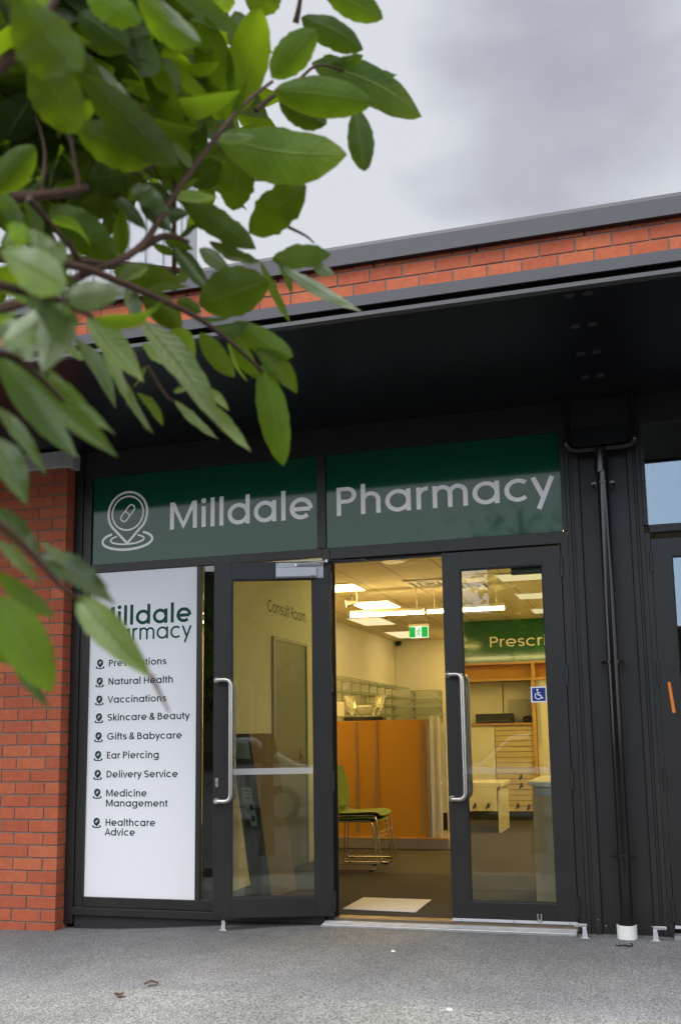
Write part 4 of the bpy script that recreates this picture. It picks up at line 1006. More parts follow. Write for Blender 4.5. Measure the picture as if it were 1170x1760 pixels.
def vent(x0, x1, y0, y1, lab):
    t = thing('ceiling_vent', ((x0 + x1) / 2, (y0 + y1) / 2, ZC), lab, 'ceiling vent', 'square air vents in the shop ceiling')
    for k, nm in ((0, 'outer_frame'), (1, 'inner_ring'), (2, 'inner_ring')):
        e = k * .075; m = MB(); a, b_, c_, d_ = x0 + e, x1 - e, y0 + e, y1 - e; w_ = .03
        m.box(a, a + w_, c_, d_, ZC - .016, ZC - .001); m.box(b_ - w_, b_, c_, d_, ZC - .016, ZC - .001); m.box(a + w_, b_ - w_, c_, c_ + w_, ZC - .016, ZC - .001); m.box(a + w_, b_ - w_, d_ - w_, d_, ZC - .016, ZC - .001)
        m.build(nm, 'white_plastic', t)
    m = MB(); m.box(x0 + .02, x1 - .02, y0 + .02, y1 - .02, ZC - .003, ZC - .0006); m.build('duct', 'slat_dark', t)
vent(-1.13, -.66, 3.52, 4.02, 'square ceiling vent right of the doorway light panels')
vent(-.66, -.30, 3.95, 4.40, 'square ceiling vent seen through the right door glass')
m = MB(); m.tube([(-.93, 2.32, 2.879), (-.93, 2.32, 2.868)], .11, 28); tag(m.build('ceiling_speaker', 'white_plastic', origin=(-.93, 2.32, 2.88)), 'round flat speaker in the ceiling just inside the door', 'speaker')
for x, y, lab in ((-.351, 6.9, 'far sprinkler head in the ceiling before the green bulkhead'), (-.077, 4.33, 'near sprinkler head in the ceiling between two light panels')):
    m = MB(); m.tube([(x, y, 2.879), (x, y, 2.872), (x, y, 2.85)], [.035, .03, .012], 14); tag(m.build('sprinkler', 'white_plastic', origin=(x, y, 2.88), smooth=True), lab, 'sprinkler', 'sprinkler heads in the shop ceiling')

# dispensary at the back
bk = thing('bulkhead_sign', (0, 7.8, 2.3), 'dark green bulkhead with cream Prescriptions lettering above timber shelving', 'sign')
box(-1.349, 1.249, 7.69, 7.95, 2.270, 2.879).build('panel', 'bulkhead_green', bk)
m = MB(); write(m, plane_xz(7.6895, .0002), 'Prescriptions', -.868, 2.490, .150, 1.55, .12); m.build('lettering', 'bulkhead_text', bk, fix=False)
box(-1.349, -1.30, 7.96, 10.14, .046, 2.879).build('inner_partition', 'wall_paint', bld)
un = thing('shelf_unit', (-.5, 7.8, .046), 'timber-edged dispensary shelf unit under the green bulkhead', 'shelf unit')
box(-1.345, 1.245, 7.66, 8.2, 2.235, 2.268).build('top_board', 'amber_timber', un, bevel=.002)
box(-1.345, 1.245, 7.665, 8.2, 2.000, 2.030).build('lower_board', 'amber_timber', un, bevel=.002)
box(-1.345, 1.245, 7.86, 7.88, 2.032, 2.233).build('back_board', 'amber_panel', un)
m = MB(); m.box(-.290, -.245, 7.664, 8.19, 2.032, 2.233); m.box(-.300, -.250, 7.67, 7.76, .165, 1.998); m.build('upright', 'amber_timber', un)
box(-1.345, -.304, 7.68, 8.2, 1.367, 1.399).build('bench_top', 'bench_timber', un, bevel=.002)
m = MB(); m.box(-1.345, -.775, 8.1, 8.12, 1.40, 1.998); m.box(-.760, -.302, 8.1, 8.12, 1.40, 1.998); m.build('cupboard_door', 'white_laminate', un)
m = MB(); m.box(-.695, -.32, 8.08, 8.095, 1.40, 1.745); m.build('grey_screen', 'trim_paint', un)
m = MB(); m.box(-1.345, -.855, 7.72, 7.74, .165, 1.366); m.build('plain_panel', 'white_laminate', un)
m = MB()
for k in range(16): m.box(-.843, -.302, 7.72, 7.735, .165 + k * .0755, .232 + k * .0755)
m.build('slatwall_panel', 'slatwall', un)
box(-.852, -.302, 7.742, 7.75, .165, 1.366).build('slat_backing', 'slat_dark', un)
box(-1.345, 1.245, 7.74, 7.76, .048, .162).build('plinth', 'plinth_black', un)
m = MB(); m.box(-.243, .50, 7.72, 7.74, .165, 1.998); m.box(.51, 1.24, 7.72, 7.74, .165, 1.998); m.build('tall_cupboard', 'white_laminate', un)
m = MB(); m.box(-.24, -.23, 7.69, 7.70, 1.06, 2.0); m.box(-.205, -.195, 7.69, 7.70, 1.06, 2.0); m.box(-.24, .2, 7.713, 7.719, 1.222, 1.228); m.build('bar_handle', 'shelf_bracket', un)
pr_ = thing('printer', (-.86, 7.85, 1.4), 'long flat black printer on the dispensary bench', 'printer')
box(-1.118, -.602, 7.72, 8.02, 1.402, 1.536).build('body', 'black_plastic', pr_, bevel=.008)
box(-1.08, -.64, 7.716, 7.7195, 1.43, 1.436).build('paper_slot', 'slat_dark', pr_)
ph = thing('desk_phone', (-.40, 7.8, 1.4), 'small dark desk phone on the bench beside the timber upright', 'phone')
m = MB(); m.hexa([(-.45, 7.74, 1.4005), (-.33, 7.74, 1.4005), (-.33, 7.9, 1.4005), (-.45, 7.9, 1.4005), (-.45, 7.76, 1.42), (-.33, 7.76, 1.42), (-.33, 7.9, 1.475), (-.45, 7.9, 1.475)]); m.build('base', 'black_plastic', ph, bevel=.004)
m = MB(); m.tube(bend([(-.44, 7.79, 1.445), (-.44, 7.81, 1.475), (-.36, 7.85, 1.49), (-.34, 7.86, 1.465)], .02), .014); m.build('handset', 'black_plastic', ph, smooth=True)
m = MB(); m.tube(bend([(-.55, 7.76, 1.405), (-.50, 7.74, 1.412), (-.44, 7.76, 1.405)], .02), .006); m.build('cord', 'black_plastic', ph)
for k, (x, z) in enumerate(((-1.17, .22), (-.98, .22), (-.56, .22), (-.41, .20), (-.50, .62), (-.50, .50))):
    m = MB(); m.tube(bend([(x, 7.719, z + .03), (x, 7.66, z + .03), (x - .01, 7.62, z - .01)], .02), .012); m.box(x - .016, x + .016, 7.708, 7.7185, z - .005, z + .055)
    tag(m.build('display_hook', 'black_plastic', origin=(x, 7.7, z)), 'small black display hook on the lower back panel, %s' % ['far left', 'left beside the white table leg', 'just right of the table leg', 'lowest near the upright', 'upper of the middle pair', 'lower of the middle pair'][k], 'hook', 'black display hooks on the slatwall')
tb = thing('table', (-.95, 6.2, .046), 'white slab-legged table in front of the slatwall', 'table')
box(-1.30, -.505, 5.80, 6.62, .60, .655).build('table_top', 'white_laminate', tb, bevel=.004)
box(-.560, -.530, 5.86, 6.58, .047, .598).build('leg', 'white_laminate', tb, bevel=.002); box(-1.27, -1.24, 5.86, 6.58, .047, .598).build('leg', 'white_laminate', tb, bevel=.002)
# rounded counter by the right door
cn = thing('counter', (1.0, 1.3, .046), 'beige counter with a rounded front edge behind the right door glass', 'counter')
def rr(x0, y0, r, x1, y1): return [(x1, y1), (x0, y1)] + [(x0 + r + r * math.cos(R_(a)), y0 + r + r * math.sin(R_(a))) for a in range(180, 271, 10)] + [(x1, y0)]
m = MB(); m.prism(rr(.452, .82, .05, 1.20, 1.9), 'z', .051, .80); m.build('front_panel', 'beige_laminate', cn)
m = MB(); m.prism(rr(.405, .76, .30, 1.22, 1.95), 'z', .862, .90); m.build('counter_top', 'white_laminate', cn, bevel=.008)
m = MB(); m.prism(rr(.440, .80, .22, 1.20, 1.9), 'z', .802, .860); m.build('neck', 'trim_paint', cn)
m = MB(); m.box(.62, .80, 1.1, 1.22, .902, .99); tag(m.build('small_box', 'white_plastic', origin=(.7, 1.15, .9), bevel=.006), 'small pale box on the rounded counter', 'box')

# ------------------------------------------------------------------ small litter on the path
def dead_leaf(x, y, s, rz, lab):
    m = MB(); pts = []
    for k in range(9):
        t = k / 8; wv = s * .35 * math.sin(PI * t) * (1 + .3 * math.sin(7 * t)); pts.append((t * s - s / 2, wv, .006 + .012 * math.sin(PI * t)))
    for k in range(8):
        a, b_ = pts[k], pts[k + 1]
        m.face((a[0], -a[1], a[2] + .006), (b_[0], -b_[1], b_[2] + .008), (b_[0], 0, b_[2]), (a[0], 0, a[2])); m.face((a[0], 0, a[2]), (b_[0], 0, b_[2]), (b_[0], b_[1], b_[2] + .010), (a[0], a[1], a[2] + .006))
    c, sn = math.cos(rz), math.sin(rz)
    m.v = [(x + p[0] * c - p[1] * sn, y + p[0] * sn + p[1] * c, gz(x, y) + p[2]) for p in m.v]
    tag(m.build('fallen_leaf', 'dead_leaf', origin=(x, y, gz(x, y)), fix=False), lab, 'leaf', 'dead leaves on the path')
dead_leaf(-1.30, -1.63, .075, .4, 'brown dead leaf on the path, the one nearer the shopfront')
dead_leaf(-1.36, -1.86, .07, 2.1, 'brown dead leaf on the path, the one nearer the kerb')
for x, y, s, lab in ((-.21, -.72, .014, 'white scrap on the path below the doorway threshold'), (.34, -1.80, .018, 'white scrap on the pale kerb strip at the bottom')):
    m = MB(); z = gz(x, y) + .004; m.hexa([(x - s, y - s * .4, z), (x + s, y - s * .5, z), (x + s * .8, y + s * .5, z), (x - s * .7, y + s * .4, z), (x - s * .7, y - s * .3, z + .01), (x + s * .6, y - s * .3, z + .008), (x + s * .5, y + s * .3, z + .008), (x - s * .5, y + s * .3, z + .012)])
    tag(m.build('paper_scrap', 'litter_white', origin=(x, y, z)), lab, 'litter', 'white scraps on the path')
m = MB(); m.tube([(1.06 + .05 * math.cos(t) + .03, -.30 + .035 * math.sin(t), gz(1.08, -.3) + .006 + .004 * math.sin(3 * t)) for t in [R_(200 + 17 * k) for k in range(13)]], .004, 6)
tag(m.build('cable_tie', 'black_plastic', origin=(1.08, -.3, gz(1.08, -.3))), 'thin black loop of strap lying before the white downpipe collar', 'strap')

# ------------------------------------------------------------------ the tree at the left of the camera
def pix(px, py, d):
    """the place at distance d seen at photograph pixel px, py"""
    v = (_w + _r * ((px - U0) / F) + _u * ((V0 - py) / F)).normalized()
    return CAM + v * d
def leaf_shape(t, blunt=False):
    if blunt: return math.sin(PI * t ** 0.92) ** 0.62 * (.90 + .14 * t)
    return (math.sin(PI * min(1, t ** 0.82)) ** 0.85) * (1 - .12 * t)
class Leaves:
    def __init__(s): s.v = []; s.f = []; s.uv = []; s.t = []
    def add(s, base, tip, width, side, curl=.12, fold=.25, tone=.5, n=9, wav=.0, blunt=False):
        """a leaf from base to tip; side lies across the blade, curl bends it along its length, fold lifts the edges"""
        ax = tip - base; Ln = ax.length; ax = ax / Ln
        side = (side - ax * side.dot(ax)).normalized(); up = ax.cross(side).normalized()
        i0 = len(s.v)
        for k in range(n + 1):
            t = k / n; w = width / 2 * leaf_shape(t, blunt) * (1 + wav * .9 * math.sin(k * 2.4 + tone * 40)) if 0 < k < n else width * .012
            c = base + ax * (t * Ln) + up * (curl * Ln * math.sin(PI * t))
            for j in (-1, -.5, 0, .5, 1):
                wv = wav * width * math.sin(t * 17 + j * 2.0) * abs(j)
                s.v.append(tuple(c + side * (w * j) + up * (abs(j) ** 1.5 * fold * w + wv)))
        for k in range(n):
            for j in range(4):
                a = i0 + k * 5 + j
                s.f.append((a, a + 1, a + 6, a + 5)); s.t.append(tone)
                s.uv.append([((k) / n, j / 4), (k / n, (j + 1) / 4), ((k + 1) / n, (j + 1) / 4), ((k + 1) / n, j / 4)])
    def build(s, name, mat, parent):
        me = bpy.data.meshes.new(name); off = Vector(parent['_w'])
        me.from_pydata([tuple(Vector(p) - off) for p in s.v], [], s.f)
        uvl = me.uv_layers.new(name='UVMap')
        for p, u in zip(me.polygons, s.uv):
            for li, q in zip(p.loop_indices, u): uvl.data[li].uv = q
            p.use_smooth = True
        a = me.attributes.new('tone', 'FLOAT', 'FACE')
        for k, t in enumerate(s.t): a.data[k].value = t
        me.materials.append(MATS[mat])
        ob = bpy.data.objects.new(name, me); col.objects.link(ob); ob.parent = parent
        return ob
TRUNK = Vector((-.05, -5.55, -0.16))
tree = thing('tree', tuple(TRUNK), 'leafy green tree with glossy oval leaves overhanging the shopfront from the left', 'tree')
# px of stalk end, px of tip, width in px, distance of both, kind, roll, tone
HERO = [
 # upper spray against the sky
 ('g', 408, 196, 446, 12, 66, 1.22, 1.20, 0, .62), ('g', 388, 208, 354, 28, 62, 1.25, 1.22, 10, .5), ('g', 466, 133, 543, 50, 54, 1.18, 1.2, -10, .72),
 ('g', 470, 156, 641, 176, 62, 1.16, 1.15, 5, .75), ('g', 374, 236, 596, 265, 88, 1.12, 1.1, 20, .85), ('d', 612, 186, 626, 294, 44, 1.24, 1.2, 0, .8),
 ('d', 518, 30, 624, 85, 44, 1.3, 1.3, 15, .8), ('d', 555, -22, 658, 32, 46, 1.3, 1.3, 10, .8), ('d', 536, 108, 724, 200, 58, 1.3, 1.34, 25, .85),
 ('g', 570, 112, 624, 95, 20, 1.3, 1.3, 30, .6), ('g', 588, 124, 682, 129, 18, 1.32, 1.32, 40, .6), ('d', 402, 20, 434, 112, 46, 1.34, 1.3, 0, .5),
 ('d', 478, 172, 560, 214, 44, 1.26, 1.22, 10, .5), ('g', 414, 262, 400, 362, 60, 1.2, 1.2, -5, .35), ('g', 430, 402, 526, 319, 66, 1.18, 1.16, 10, .4),
 ('g', 312, 343, 440, 428, 46, 1.12, 1.1, 20, .45), ('g', 468, 446, 568, 437, 40, 1.1, 1.1, 30, .5), ('p', 484, 458, 622, 536, 28, 1.08, 1.05, 30, .4),
 ('p', 538, 458, 575, 472, 24, 1.1, 1.1, 30, .5), ('g', 462, 484, 342, 522, 84, 1.05, 1.04, 0, .42), ('g', 448, 450, 498, 554, 15, 1.1, 1.08, 50, .5), ('g', 476, 450, 501, 508, 10, 1.1, 1.08, 50, .6),
 ('p', 343, 427, 398, 470, 34, 1.1, 1.12, 20, .3), ('p', 298, 424, 360, 490, 28, 1.1, 1.08, 30, .3), ('p', 360, 416, 452, 452, 28, 1.12, 1.1, 30, .25), ('g', 432, 22, 470, -40, 60, 1.3, 1.3, 0, .4),
 ('d', 500, 140, 545, 215, 60, 1.34, 1.3, 10, .6), ('d', 556, 96, 640, 170, 40, 1.36, 1.36, 10, .6), ('g', 452, 232, 476, 300, 50, 1.22, 1.2, 0, .3), ('d', 440, 312, 478, 272, 40, 1.24, 1.2, 0, .4),
 # hanging spray in front of the canopy
 ('g', 404, 552, 503, 614, 46, 1.0, .98, 25, .5), ('g', 440, 600, 510, 676, 36, 1.0, .98, 20, .45), ('g', 452, 624, 487, 801, 54, .98, .96, 5, .5), ('g', 390, 566, 442, 650, 32, 1.0, 1.0, 20, .55),
 ('g', 344, 572, 403, 648, 36, 1.0, 1.0, 20, .5), ('p', 244, 552, 384, 742, 62, .86, .82, 22, .5), ('p', 356, 690, 431, 776, 30, .84, .82, 25, .65), ('g', 290, 570, 331, 624, 60, .92, .9, 0, .95),
 ('p', 246, 590, 298, 630, 24, .95, .95, 40, .9), ('p', 299, 674, 322, 670, 12, .95, .95, 20, .7), ('p', 300, 688, 376, 756, 20, .95, .93, 35, .5), ('p', 362, 668, 394, 706, 18, .95, .94, 30, .9),
 ('p', 150, 545, 247, 657, 56, .82, .80, 25, .55), ('m', -4, 610, 134, 788, 66, .74, .72, 15, .5), ('m', 20, 622, 203, 786, 62, .78, .76, 20, .55), ('m', 82, 634, 198, 746, 30, .8, .78, 35, .5),
 ('m', -6, 700, 80, 818, 32, .72, .7, 30, .6), ('m', -14, 752, 46, 868, 66, .70, .68, 10, .4), ('p', 112, 592, 150, 620, 20, .9, .9, 35, .6), ('m', 130, 582, 199, 702, 34, .86, .84, 30, .45), ('p', 178, 606, 221, 696, 24, .88, .86, 40, .7),
 ('p', 204, 636, 264, 746, 18, .9, .88, 40, .6), ('m', 218, 692, 255, 744, 15, .9, .9, 40, .5), ('g', 236, 676, 280, 732, 16, .92, .9, 30, .6),
 # pale blurred group at the left
 ('p', 116, 496, 4, 432, 92, .70, .68, -10, .5), ('p', 110, 514, 216, 500, 62, .72, .70, 10, .45), ('p', 112, 520, 74, 640, 78, .70, .70, 0, .5), ('p', 112, 524, 0, 594, 64, .72, .7, 0, .5), ('m', 60, 420, 14, 384, 40, .74, .72, 0, .55),
 ('p', 8, 420, 62, 398, 36, .74, .74, 0, .55), ('p', 100, 470, 60, 396, 66, .72, .72, 5, .45), ('g', -4, 500, 36, 440, 30, .76, .74, 0, .6), ('m', 84, 512, 96, 580, 50, .74, .74, 0, .4), ('p', -10, 540, 60, 620, 60, .74, .72, 0, .4),
 # middle left
 ('g', 84, 356, 200, 442, 66, .92, .9, 10, .25), ('g', 226, 300, 148, 312, 62, .98, .98, 0, .15), ('g', 138, 352, 202, 330, 44, 1.0, 1.0, 20, .35), ('m', 196, 336, 254, 396, 32, .98, .98, 20, .4), ('m', 226, 318, 290, 364, 44, .98, .97, 10, .4),
 ('g', 310, 486, 194, 466, 46, 1.0, 1.0, 10, .3), ('g', 248, 498, 312, 566, 48, 1.0, 1.0, 5, .3), ('p', 218, 496, 242, 552, 24, 1.0, 1.0, 20, .75), ('g', 304, 516, 346, 536, 26, 1.0, 1.0, 10, .4), ('m', 296, 422, 362, 506, 24, 1.06, 1.05, 30, .4), ('m', 240, 330, 296, 400, 42, 1.02, 1.0, 10, .35),
 ('p', 252, 316, 300, 360, 40, 1.04, 1.02, 10, .2),
 # dark mass at the upper left
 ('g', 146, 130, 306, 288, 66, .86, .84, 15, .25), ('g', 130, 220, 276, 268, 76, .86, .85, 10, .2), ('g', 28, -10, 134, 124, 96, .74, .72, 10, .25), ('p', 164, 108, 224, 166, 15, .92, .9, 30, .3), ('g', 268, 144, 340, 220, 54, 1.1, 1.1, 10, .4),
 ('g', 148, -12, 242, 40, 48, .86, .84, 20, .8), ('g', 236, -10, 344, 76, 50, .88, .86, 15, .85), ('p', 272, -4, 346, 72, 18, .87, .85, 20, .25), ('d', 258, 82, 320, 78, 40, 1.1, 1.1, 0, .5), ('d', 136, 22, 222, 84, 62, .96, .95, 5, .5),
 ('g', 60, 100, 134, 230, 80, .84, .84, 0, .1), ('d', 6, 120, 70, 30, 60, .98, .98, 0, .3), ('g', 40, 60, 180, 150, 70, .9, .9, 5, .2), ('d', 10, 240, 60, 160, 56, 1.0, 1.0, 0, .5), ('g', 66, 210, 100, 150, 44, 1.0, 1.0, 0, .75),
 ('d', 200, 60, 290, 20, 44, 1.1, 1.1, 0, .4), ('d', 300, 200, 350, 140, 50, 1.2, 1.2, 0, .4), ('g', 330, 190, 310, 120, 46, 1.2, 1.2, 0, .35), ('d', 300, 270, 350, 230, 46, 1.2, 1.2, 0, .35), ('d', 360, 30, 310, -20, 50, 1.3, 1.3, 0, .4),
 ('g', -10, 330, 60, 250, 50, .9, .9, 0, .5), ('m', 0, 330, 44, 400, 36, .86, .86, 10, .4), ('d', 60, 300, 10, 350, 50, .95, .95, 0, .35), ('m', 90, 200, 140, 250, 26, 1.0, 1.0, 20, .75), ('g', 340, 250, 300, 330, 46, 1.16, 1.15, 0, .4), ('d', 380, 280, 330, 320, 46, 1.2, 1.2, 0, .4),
 # lower left, over the brick pier and the poster
 ('m', -8, 872, 76, 968, 48, .74, .72, 20, .3), ('m', 66, 956, 198, 1040, 60, .72, .70, 20, .35), ('p', -6, 928, 70, 1006, 28, .7, .7, 20, .35), ('g', -8, 982, 94, 1062, 32, .70, .68, 30, .6), ('g', -10, 1024, 88, 1190, 80, .64, .62, 12, .75),
 ('m', 20, 1130, 90, 1222, 26, .66, .66, 30, .35), ('g', -12, 1070, 24, 1145, 46, .64, .63, 10, .8), ('p', 132, 1024, 262, 1166, 74, .70, .68, 8, .6), ('p', 68, 930, 190, 1010, 24, .71, .70, 30, .4),
]
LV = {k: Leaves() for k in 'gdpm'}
rnd = random.Random(11)
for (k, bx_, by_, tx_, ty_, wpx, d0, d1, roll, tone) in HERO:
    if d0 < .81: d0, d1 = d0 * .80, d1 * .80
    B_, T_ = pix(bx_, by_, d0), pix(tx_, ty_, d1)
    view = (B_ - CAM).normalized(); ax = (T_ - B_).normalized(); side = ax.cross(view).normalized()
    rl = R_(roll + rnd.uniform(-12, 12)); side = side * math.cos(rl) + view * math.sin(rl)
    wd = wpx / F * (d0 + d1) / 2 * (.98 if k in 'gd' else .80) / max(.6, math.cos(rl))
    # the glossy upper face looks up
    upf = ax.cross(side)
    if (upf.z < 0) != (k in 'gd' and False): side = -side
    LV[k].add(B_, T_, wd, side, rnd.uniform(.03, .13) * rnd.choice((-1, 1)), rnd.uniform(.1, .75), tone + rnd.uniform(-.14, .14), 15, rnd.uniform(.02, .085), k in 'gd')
# twigs that carry them
BR = [([(-120, 560), (40, 520), (147, 471), (239, 427), (291, 348), (364, 246), (418, 181), (468, 140)], .80, 1.18, .0044),
      ([(239, 427), (285, 405), (325, 416)], .98, 1.0, .0045), ([(-90, 430), (120, 455), (205, 484), (280, 516), (338, 545), (388, 581), (434, 622), (452, 640)], .85, .98, .0038),
      ([(-60, 150), (0, 113), (44, 75), (82, 24), (110, -30)], .8, .85, .006), ([(-60, 345), (62, 337), (137, 326), (200, 305), (300, 272)], .9, 1.05, .0055), ([(137, 328), (122, 240), (104, 180), (128, 40)], .95, 1.0, .0022), ([(70, 330), (78, 262), (60, 190)], .95, 1.0, .002),
      ([(147, 471), (128, 435), (118, 410)], .9, .9, .004), ([(50, 340), (100, 400), (140, 450)], .85, .9, .003), ([(118, 75), (160, 84), (215, 100), (240, 120)], 1.0, 1.05, .004),
      ([(-90, 840), (0, 900), (65, 962), (108, 1010), (140, 1034)], .66, .70, .0032), ([(-80, 470), (40, 500), (112, 518), (160, 545)], .68, .74, .004), ([(252, 628), (285, 680), (300, 690)], .95, .95, .0022),
      ([(260, 1160), (274, 1190), (291, 1224)], .68, .68, .0016), ([(440, 190), (470, 165), (500, 150), (545, 112), (590, 122)], 1.2, 1.3, .003), ([(508, 40), (514, 12), (520, -30)], 1.3, 1.3, .004), ([(392, 24), (380, 40), (372, 50)], 1.3, 1.3, .003),
      ([(300, 500), (300, 360), (304, 280), (318, 230)], 1.1, 1.15, .003), ([(495, 390), (525, 405), (540, 418)], 1.18, 1.18, .002), ([(-100, 600), (20, 612), (110, 690)], .70, .76, .004)]
for pts, d0, d1, rad in BR:
    n = len(pts)
    if d0 < .79: d0, d1, rad = d0 * .80, d1 * .80, rad * .8
    for i in range(n - 1):                                         # small leaves along the twigs
        L2 = math.hypot(pts[i + 1][0] - pts[i][0], pts[i + 1][1] - pts[i][1])
        for q in range(int(L2 / 34)):
            t = rnd.random(); d = d0 + (d1 - d0) * (i + t) / (n - 1) + rnd.uniform(.0, .12)
            x_, y_ = pts[i][0] + (pts[i + 1][0] - pts[i][0]) * t, pts[i][1] + (pts[i + 1][1] - pts[i][1]) * t
            if y_ > 640 or (x_ > 400 and y_ < 220): continue
            a = math.atan2(pts[i + 1][1] - pts[i][1], pts[i + 1][0] - pts[i][0]) + rnd.choice((-1, 1)) * rnd.uniform(.3, 1.2); ln = rnd.uniform(45, 90) / d
            b0 = pix(x_, y_, d); b1 = pix(x_ + math.cos(a) * ln, y_ + math.sin(a) * ln, d + rnd.uniform(-.06, .06))
            LV[rnd.choice('ggdpm')].add(b0, b1, (b1 - b0).length * rnd.uniform(.25, .42), Vector((rnd.gauss(0, 1), rnd.gauss(0, 1), rnd.gauss(0, .6))), rnd.uniform(-.12, .12), rnd.uniform(.1, .6), rnd.uniform(.2, .9), 8, .03)
    P = [pix(p[0], p[1], d0 + (d1 - d0) * i / (n - 1)) for i, p in enumerate(pts)]
    Q = []
    for i in range(n - 1):                                         # smooth
        a, b_, c_, d_ = P[max(i - 1, 0)], P[i], P[i + 1], P[min(i + 2, n - 1)]
        for j in range(4):
            t = j / 4
            Q.append(.5 * ((2 * b_) + (c_ - a) * t + (2 * a - 5 * b_ + 4 * c_ - d_) * t * t + (3 * b_ - a - 3 * c_ + d_) * t ** 3))
    Q.append(P[-1])
    MB().tube(Q, [rad * (1 - .6 * i / (len(Q) - 1)) for i in range(len(Q))], 7).build('twig', 'bark', tree, smooth=True)
# trunk and limbs, out of frame to the left of the camera
m = MB(); hub = TRUNK + Vector((.03, .02, 2.0))
m.tube([TRUNK - Vector((0, 0, .1)), TRUNK + Vector((0, 0, .25)), TRUNK + Vector((.02, 0, 1.2)), hub, hub + Vector((-.05, -.1, 1.0)), hub + Vector((-.1, -.1, 2.2))], [.11, .085, .075, .065, .045, .02], 14)
m.build('trunk', 'bark', tree, smooth=True)
for pp in (pix(-60, 150, .8), pix(-60, 345, .9), pix(-120, 560, .8), pix(-90, 430, .85), pix(-90, 840, .66), pix(-80, 470, .68), pix(-100, 600, .70)):
    q0 = TRUNK + Vector((.02, .01, 1.1 + .6 * rnd.random())); mid = q0.lerp(pp, .5) + Vector((0, 0, .12))
    MB().tube([q0, q0.lerp(mid, .5) + Vector((0, 0, .04)), mid, pp], [.026, .02, .014, .007], 8).build('limb', 'bark', tree, smooth=True)
for k in range(14):
    a = rnd.uniform(0, 2 * PI); q0 = TRUNK + Vector((0, 0, rnd.uniform(1.9, 3.6))); q1 = q0 + Vector((math.cos(a), math.sin(a), rnd.uniform(.3, .9))) * rnd.uniform(.5, 1.0)
    MB().tube([q0, q0.lerp(q1, .5) + Vector((0, 0, .06)), q1], [.024, .016, .006], 7).build('limb', 'bark', tree, smooth=True)
def project(p):
    d = p - CAM; z = d.dot(_w)
    if z < .05: return None
    return (U0 + F * d.dot(_r) / z, V0 - F * d.dot(_u) / z, z)
# leaves that fill the dense part of the crown and the crown beyond the frame
fill = 0; tries = 0
while fill < 575 and tries < 16000:
    tries += 1
    px, py = rnd.uniform(-80, 330), rnd.uniform(-60, 330)
    if fill > 520: px, py = rnd.uniform(180, 420), rnd.uniform(-20, 330)
    else:
        lim = 330 - .35 * max(0, py - 60) if py < 230 else 150
        if px > lim * rnd.uniform(.55, 1.0): continue
    if px > 300 and py > 320 - .25 * (px - 300): continue
    if px > 250 and rnd.random() < .4 and fill > 520: continue
    d = rnd.uniform(1.0, 2.0) if fill <= 520 else rnd.uniform(1.4, 2.2); B_ = pix(px, py, d)
    dirn = Vector((rnd.gauss(0.3, .7), rnd.gauss(.2, .7), rnd.gauss(-.35, .5))).normalized()
    LV[rnd.choice('ggdd')].add(B_, B_ + dirn * rnd.uniform(.07, .125), rnd.uniform(.035, .058), Vector((rnd.gauss(0, 1), rnd.gauss(0, 1), rnd.gauss(0, .4))), rnd.uniform(-.1, .1), .3, rnd.uniform(.1, .8), 6)
    fill += 1
crown = 0
while crown < 900:
    c = TRUNK + Vector((0, 0, 3.1)) + Vector((rnd.gauss(0, .55), rnd.gauss(0, .55), rnd.gauss(0, .62)))
    q = project(c)
    if q and -140 < q[0] < 1320 and -140 < q[1] < 1900: continue
    if (c - CAM).length < .45: continue
    dirn = Vector((rnd.gauss(0, .8), rnd.gauss(0, .8), rnd.gauss(-.3, .5))).normalized()
    e = c + dirn * .11; q = project(e)
    if q and -60 < q[0] < 1230 and -60 < q[1] < 1820: continue
    LV[rnd.choice('gggdm')].add(c, e, rnd.uniform(.035, .055), Vector((rnd.gauss(0, 1), rnd.gauss(0, 1), rnd.gauss(0, .4))), rnd.uniform(-.1, .1), .3, rnd.uniform(.1, .9), 5)
    crown += 1
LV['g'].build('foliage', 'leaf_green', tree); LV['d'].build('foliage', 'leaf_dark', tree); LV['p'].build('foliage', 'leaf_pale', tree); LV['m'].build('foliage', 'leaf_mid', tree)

# ------------------------------------------------------------------ across the road, behind the camera: only their reflections show in the glass
def far_tree(x, y, h, seed, lab):
    r2 = random.Random(seed); t = thing('street_tree', (x, y, -.16), lab, 'tree', 'street trees across the road')
    m = MB(); m.tube([(x, y, -.2), (x, y, h * .3), (x + .1, y, h * .75)], [.16, .12, .05], 10)
    for k in range(7):
        a = r2.uniform(0, 2 * PI); m.tube([(x, y, h * (.3 + .05 * k)), (x + math.cos(a) * h * .22, y + math.sin(a) * h * .22, h * (.5 + .05 * k))], [.06, .015], 7)
    m.build('trunk', 'bark', t, smooth=True)
    lv = Leaves()
    for k in range(700):
        a = r2.uniform(0, 2 * PI); rr_ = h * .34 * r2.random() ** .5; zz = r2.uniform(.3, 1.0)
        kk = math.sin(PI * min(1, (zz - .22) / .8)) * (0.75 + .25 * math.sin(a * 3 + seed))
        c = Vector((x + math.cos(a) * rr_ * kk, y + math.sin(a) * rr_ * kk, h * zz)); dd = Vector((r2.gauss(0, 1), r2.gauss(0, 1), r2.gauss(-.4, .6))).normalized()
        lv.add(c, c + dd * .42, .2, Vector((r2.gauss(0, 1), r2.gauss(0, 1), r2.gauss(0, 1))), .1, .2, r2.random(), 2)
    lv.build('crown', 'leaf_dark', t)
for i, (x, y, h, lab) in enumerate(((-5.6, -22, 6.0, 'leftmost street tree across the road by the dark block'), (5.2, -22, 7.6, 'street tree across the road between the two dark blocks'),
        (-13.5, -24, 6.0, 'street tree across the road standing alone far to the left'), (10.5, -20, 5.4, 'rightmost street tree across the road before the wide block'))):
    far_tree(x, y, h, 20 + i, lab)
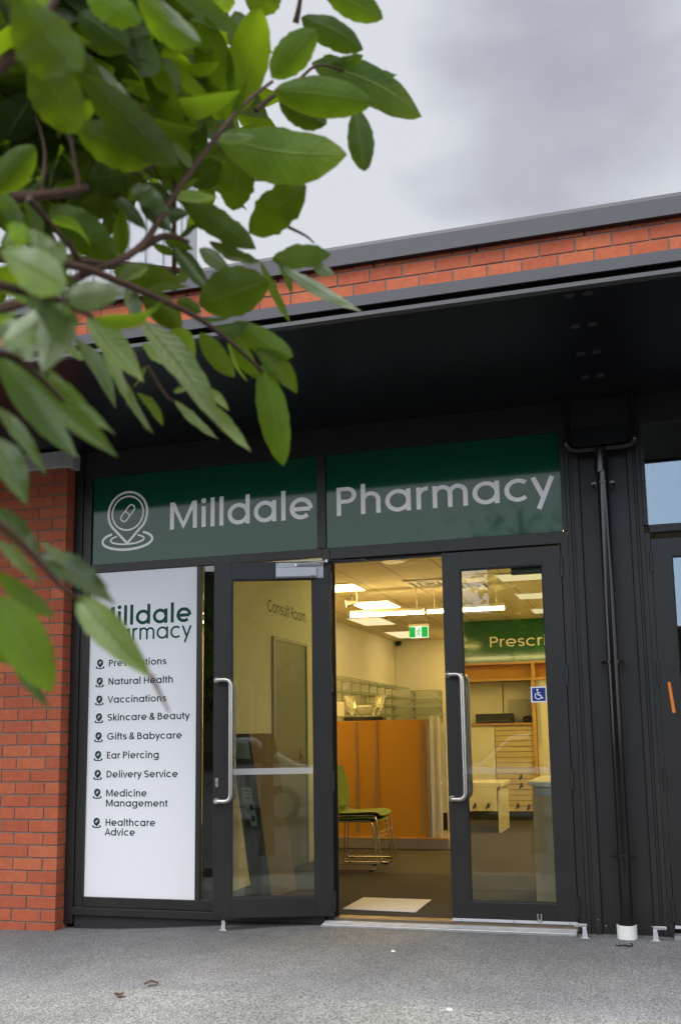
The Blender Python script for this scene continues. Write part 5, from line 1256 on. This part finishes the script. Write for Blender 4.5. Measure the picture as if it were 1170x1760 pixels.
def block(x0, x1, y0, y1, h, lab):
    fb = thing('opposite_building', ((x0 + x1) / 2, y1, -.16), lab, 'building')
    box(x0, x1, y0, y1, -.16, h).build('wall', 'render_dark', fb); box(x0 - .2, x1 + .2, y0 - .2, y1 + .2, h + .001, h + .22).build('roof', 'grey_flashing', fb)
    n = max(1, int((x1 - x0) / 2.6)); w_ = (x1 - x0) / n
    for k in range(n):
        for z in (.7, 4.0):
            if z + 1.6 < h: box(x0 + (k + .25) * w_, x0 + (k + .75) * w_, y1 + .002, y1 + .03, z, z + 1.5).build('window', 'slat_dark', fb)
block(3.9, 18, -34, -25, 8.2, 'wide dark two-storey building across the road')
block(-3.5, 1.5, -33, -25, 7.2, 'narrow dark two-storey building across the road')
block(-40, -9.0, -44, -36, 8.8, 'long two-storey dark building far across the road on the left')
block(-8.7, -3.8, -44, -36, 6.2, 'lower dark building far across the road between two taller ones')
block(1.7, 3.7, -33, -27, 4.4, 'single-storey infill between two buildings across the road')
def car(loc, lab):
    c = thing('parked_car', loc, lab, 'car')
    x, y, z = loc
    side = [(-2.1, .35), (-2.12, .62), (-2.0, .80), (-1.05, .95), (-.55, 1.38), (.9, 1.42), (1.65, 1.0), (2.05, .92), (2.15, .6), (2.1, .32), (1.75, .28), (-1.75, .28)]
    m = MB(); m.prism([(x + a, z + b_) for a, b_ in side], 'y', y - .86, y + .86); m.build('body', 'car_white', c, bevel=.06, smooth=True)
    for s in (-1, 1):
        m = MB(); m.prism([(x - .93, z + .98), (x - .52, z + 1.30), (x + .84, z + 1.34), (x + 1.4, z + 1.02)], 'y', y + s * .862, y + s * .868); m.build('side_window', 'car_glass', c)
        for a in (-1.35, 1.35):
            m = MB(); m.cyl((x + a, y + s * .70, z + .32), (x + a, y + s * .88, z + .32), .32, 28); wh = m.build('wheel', 'tyre', c, smooth=True)
            m = MB(); m.cyl((x + a, y + s * .88, z + .32), (x + a, y + s * .89, z + .32), .2, 24); m.build('rim', 'aluminium', wh)
car((-.3, -10.3, -.16), 'white parked car across the road, mirrored in the door glass')

for ob in bpy.data.objects:
    if '_w' in ob: del ob['_w']
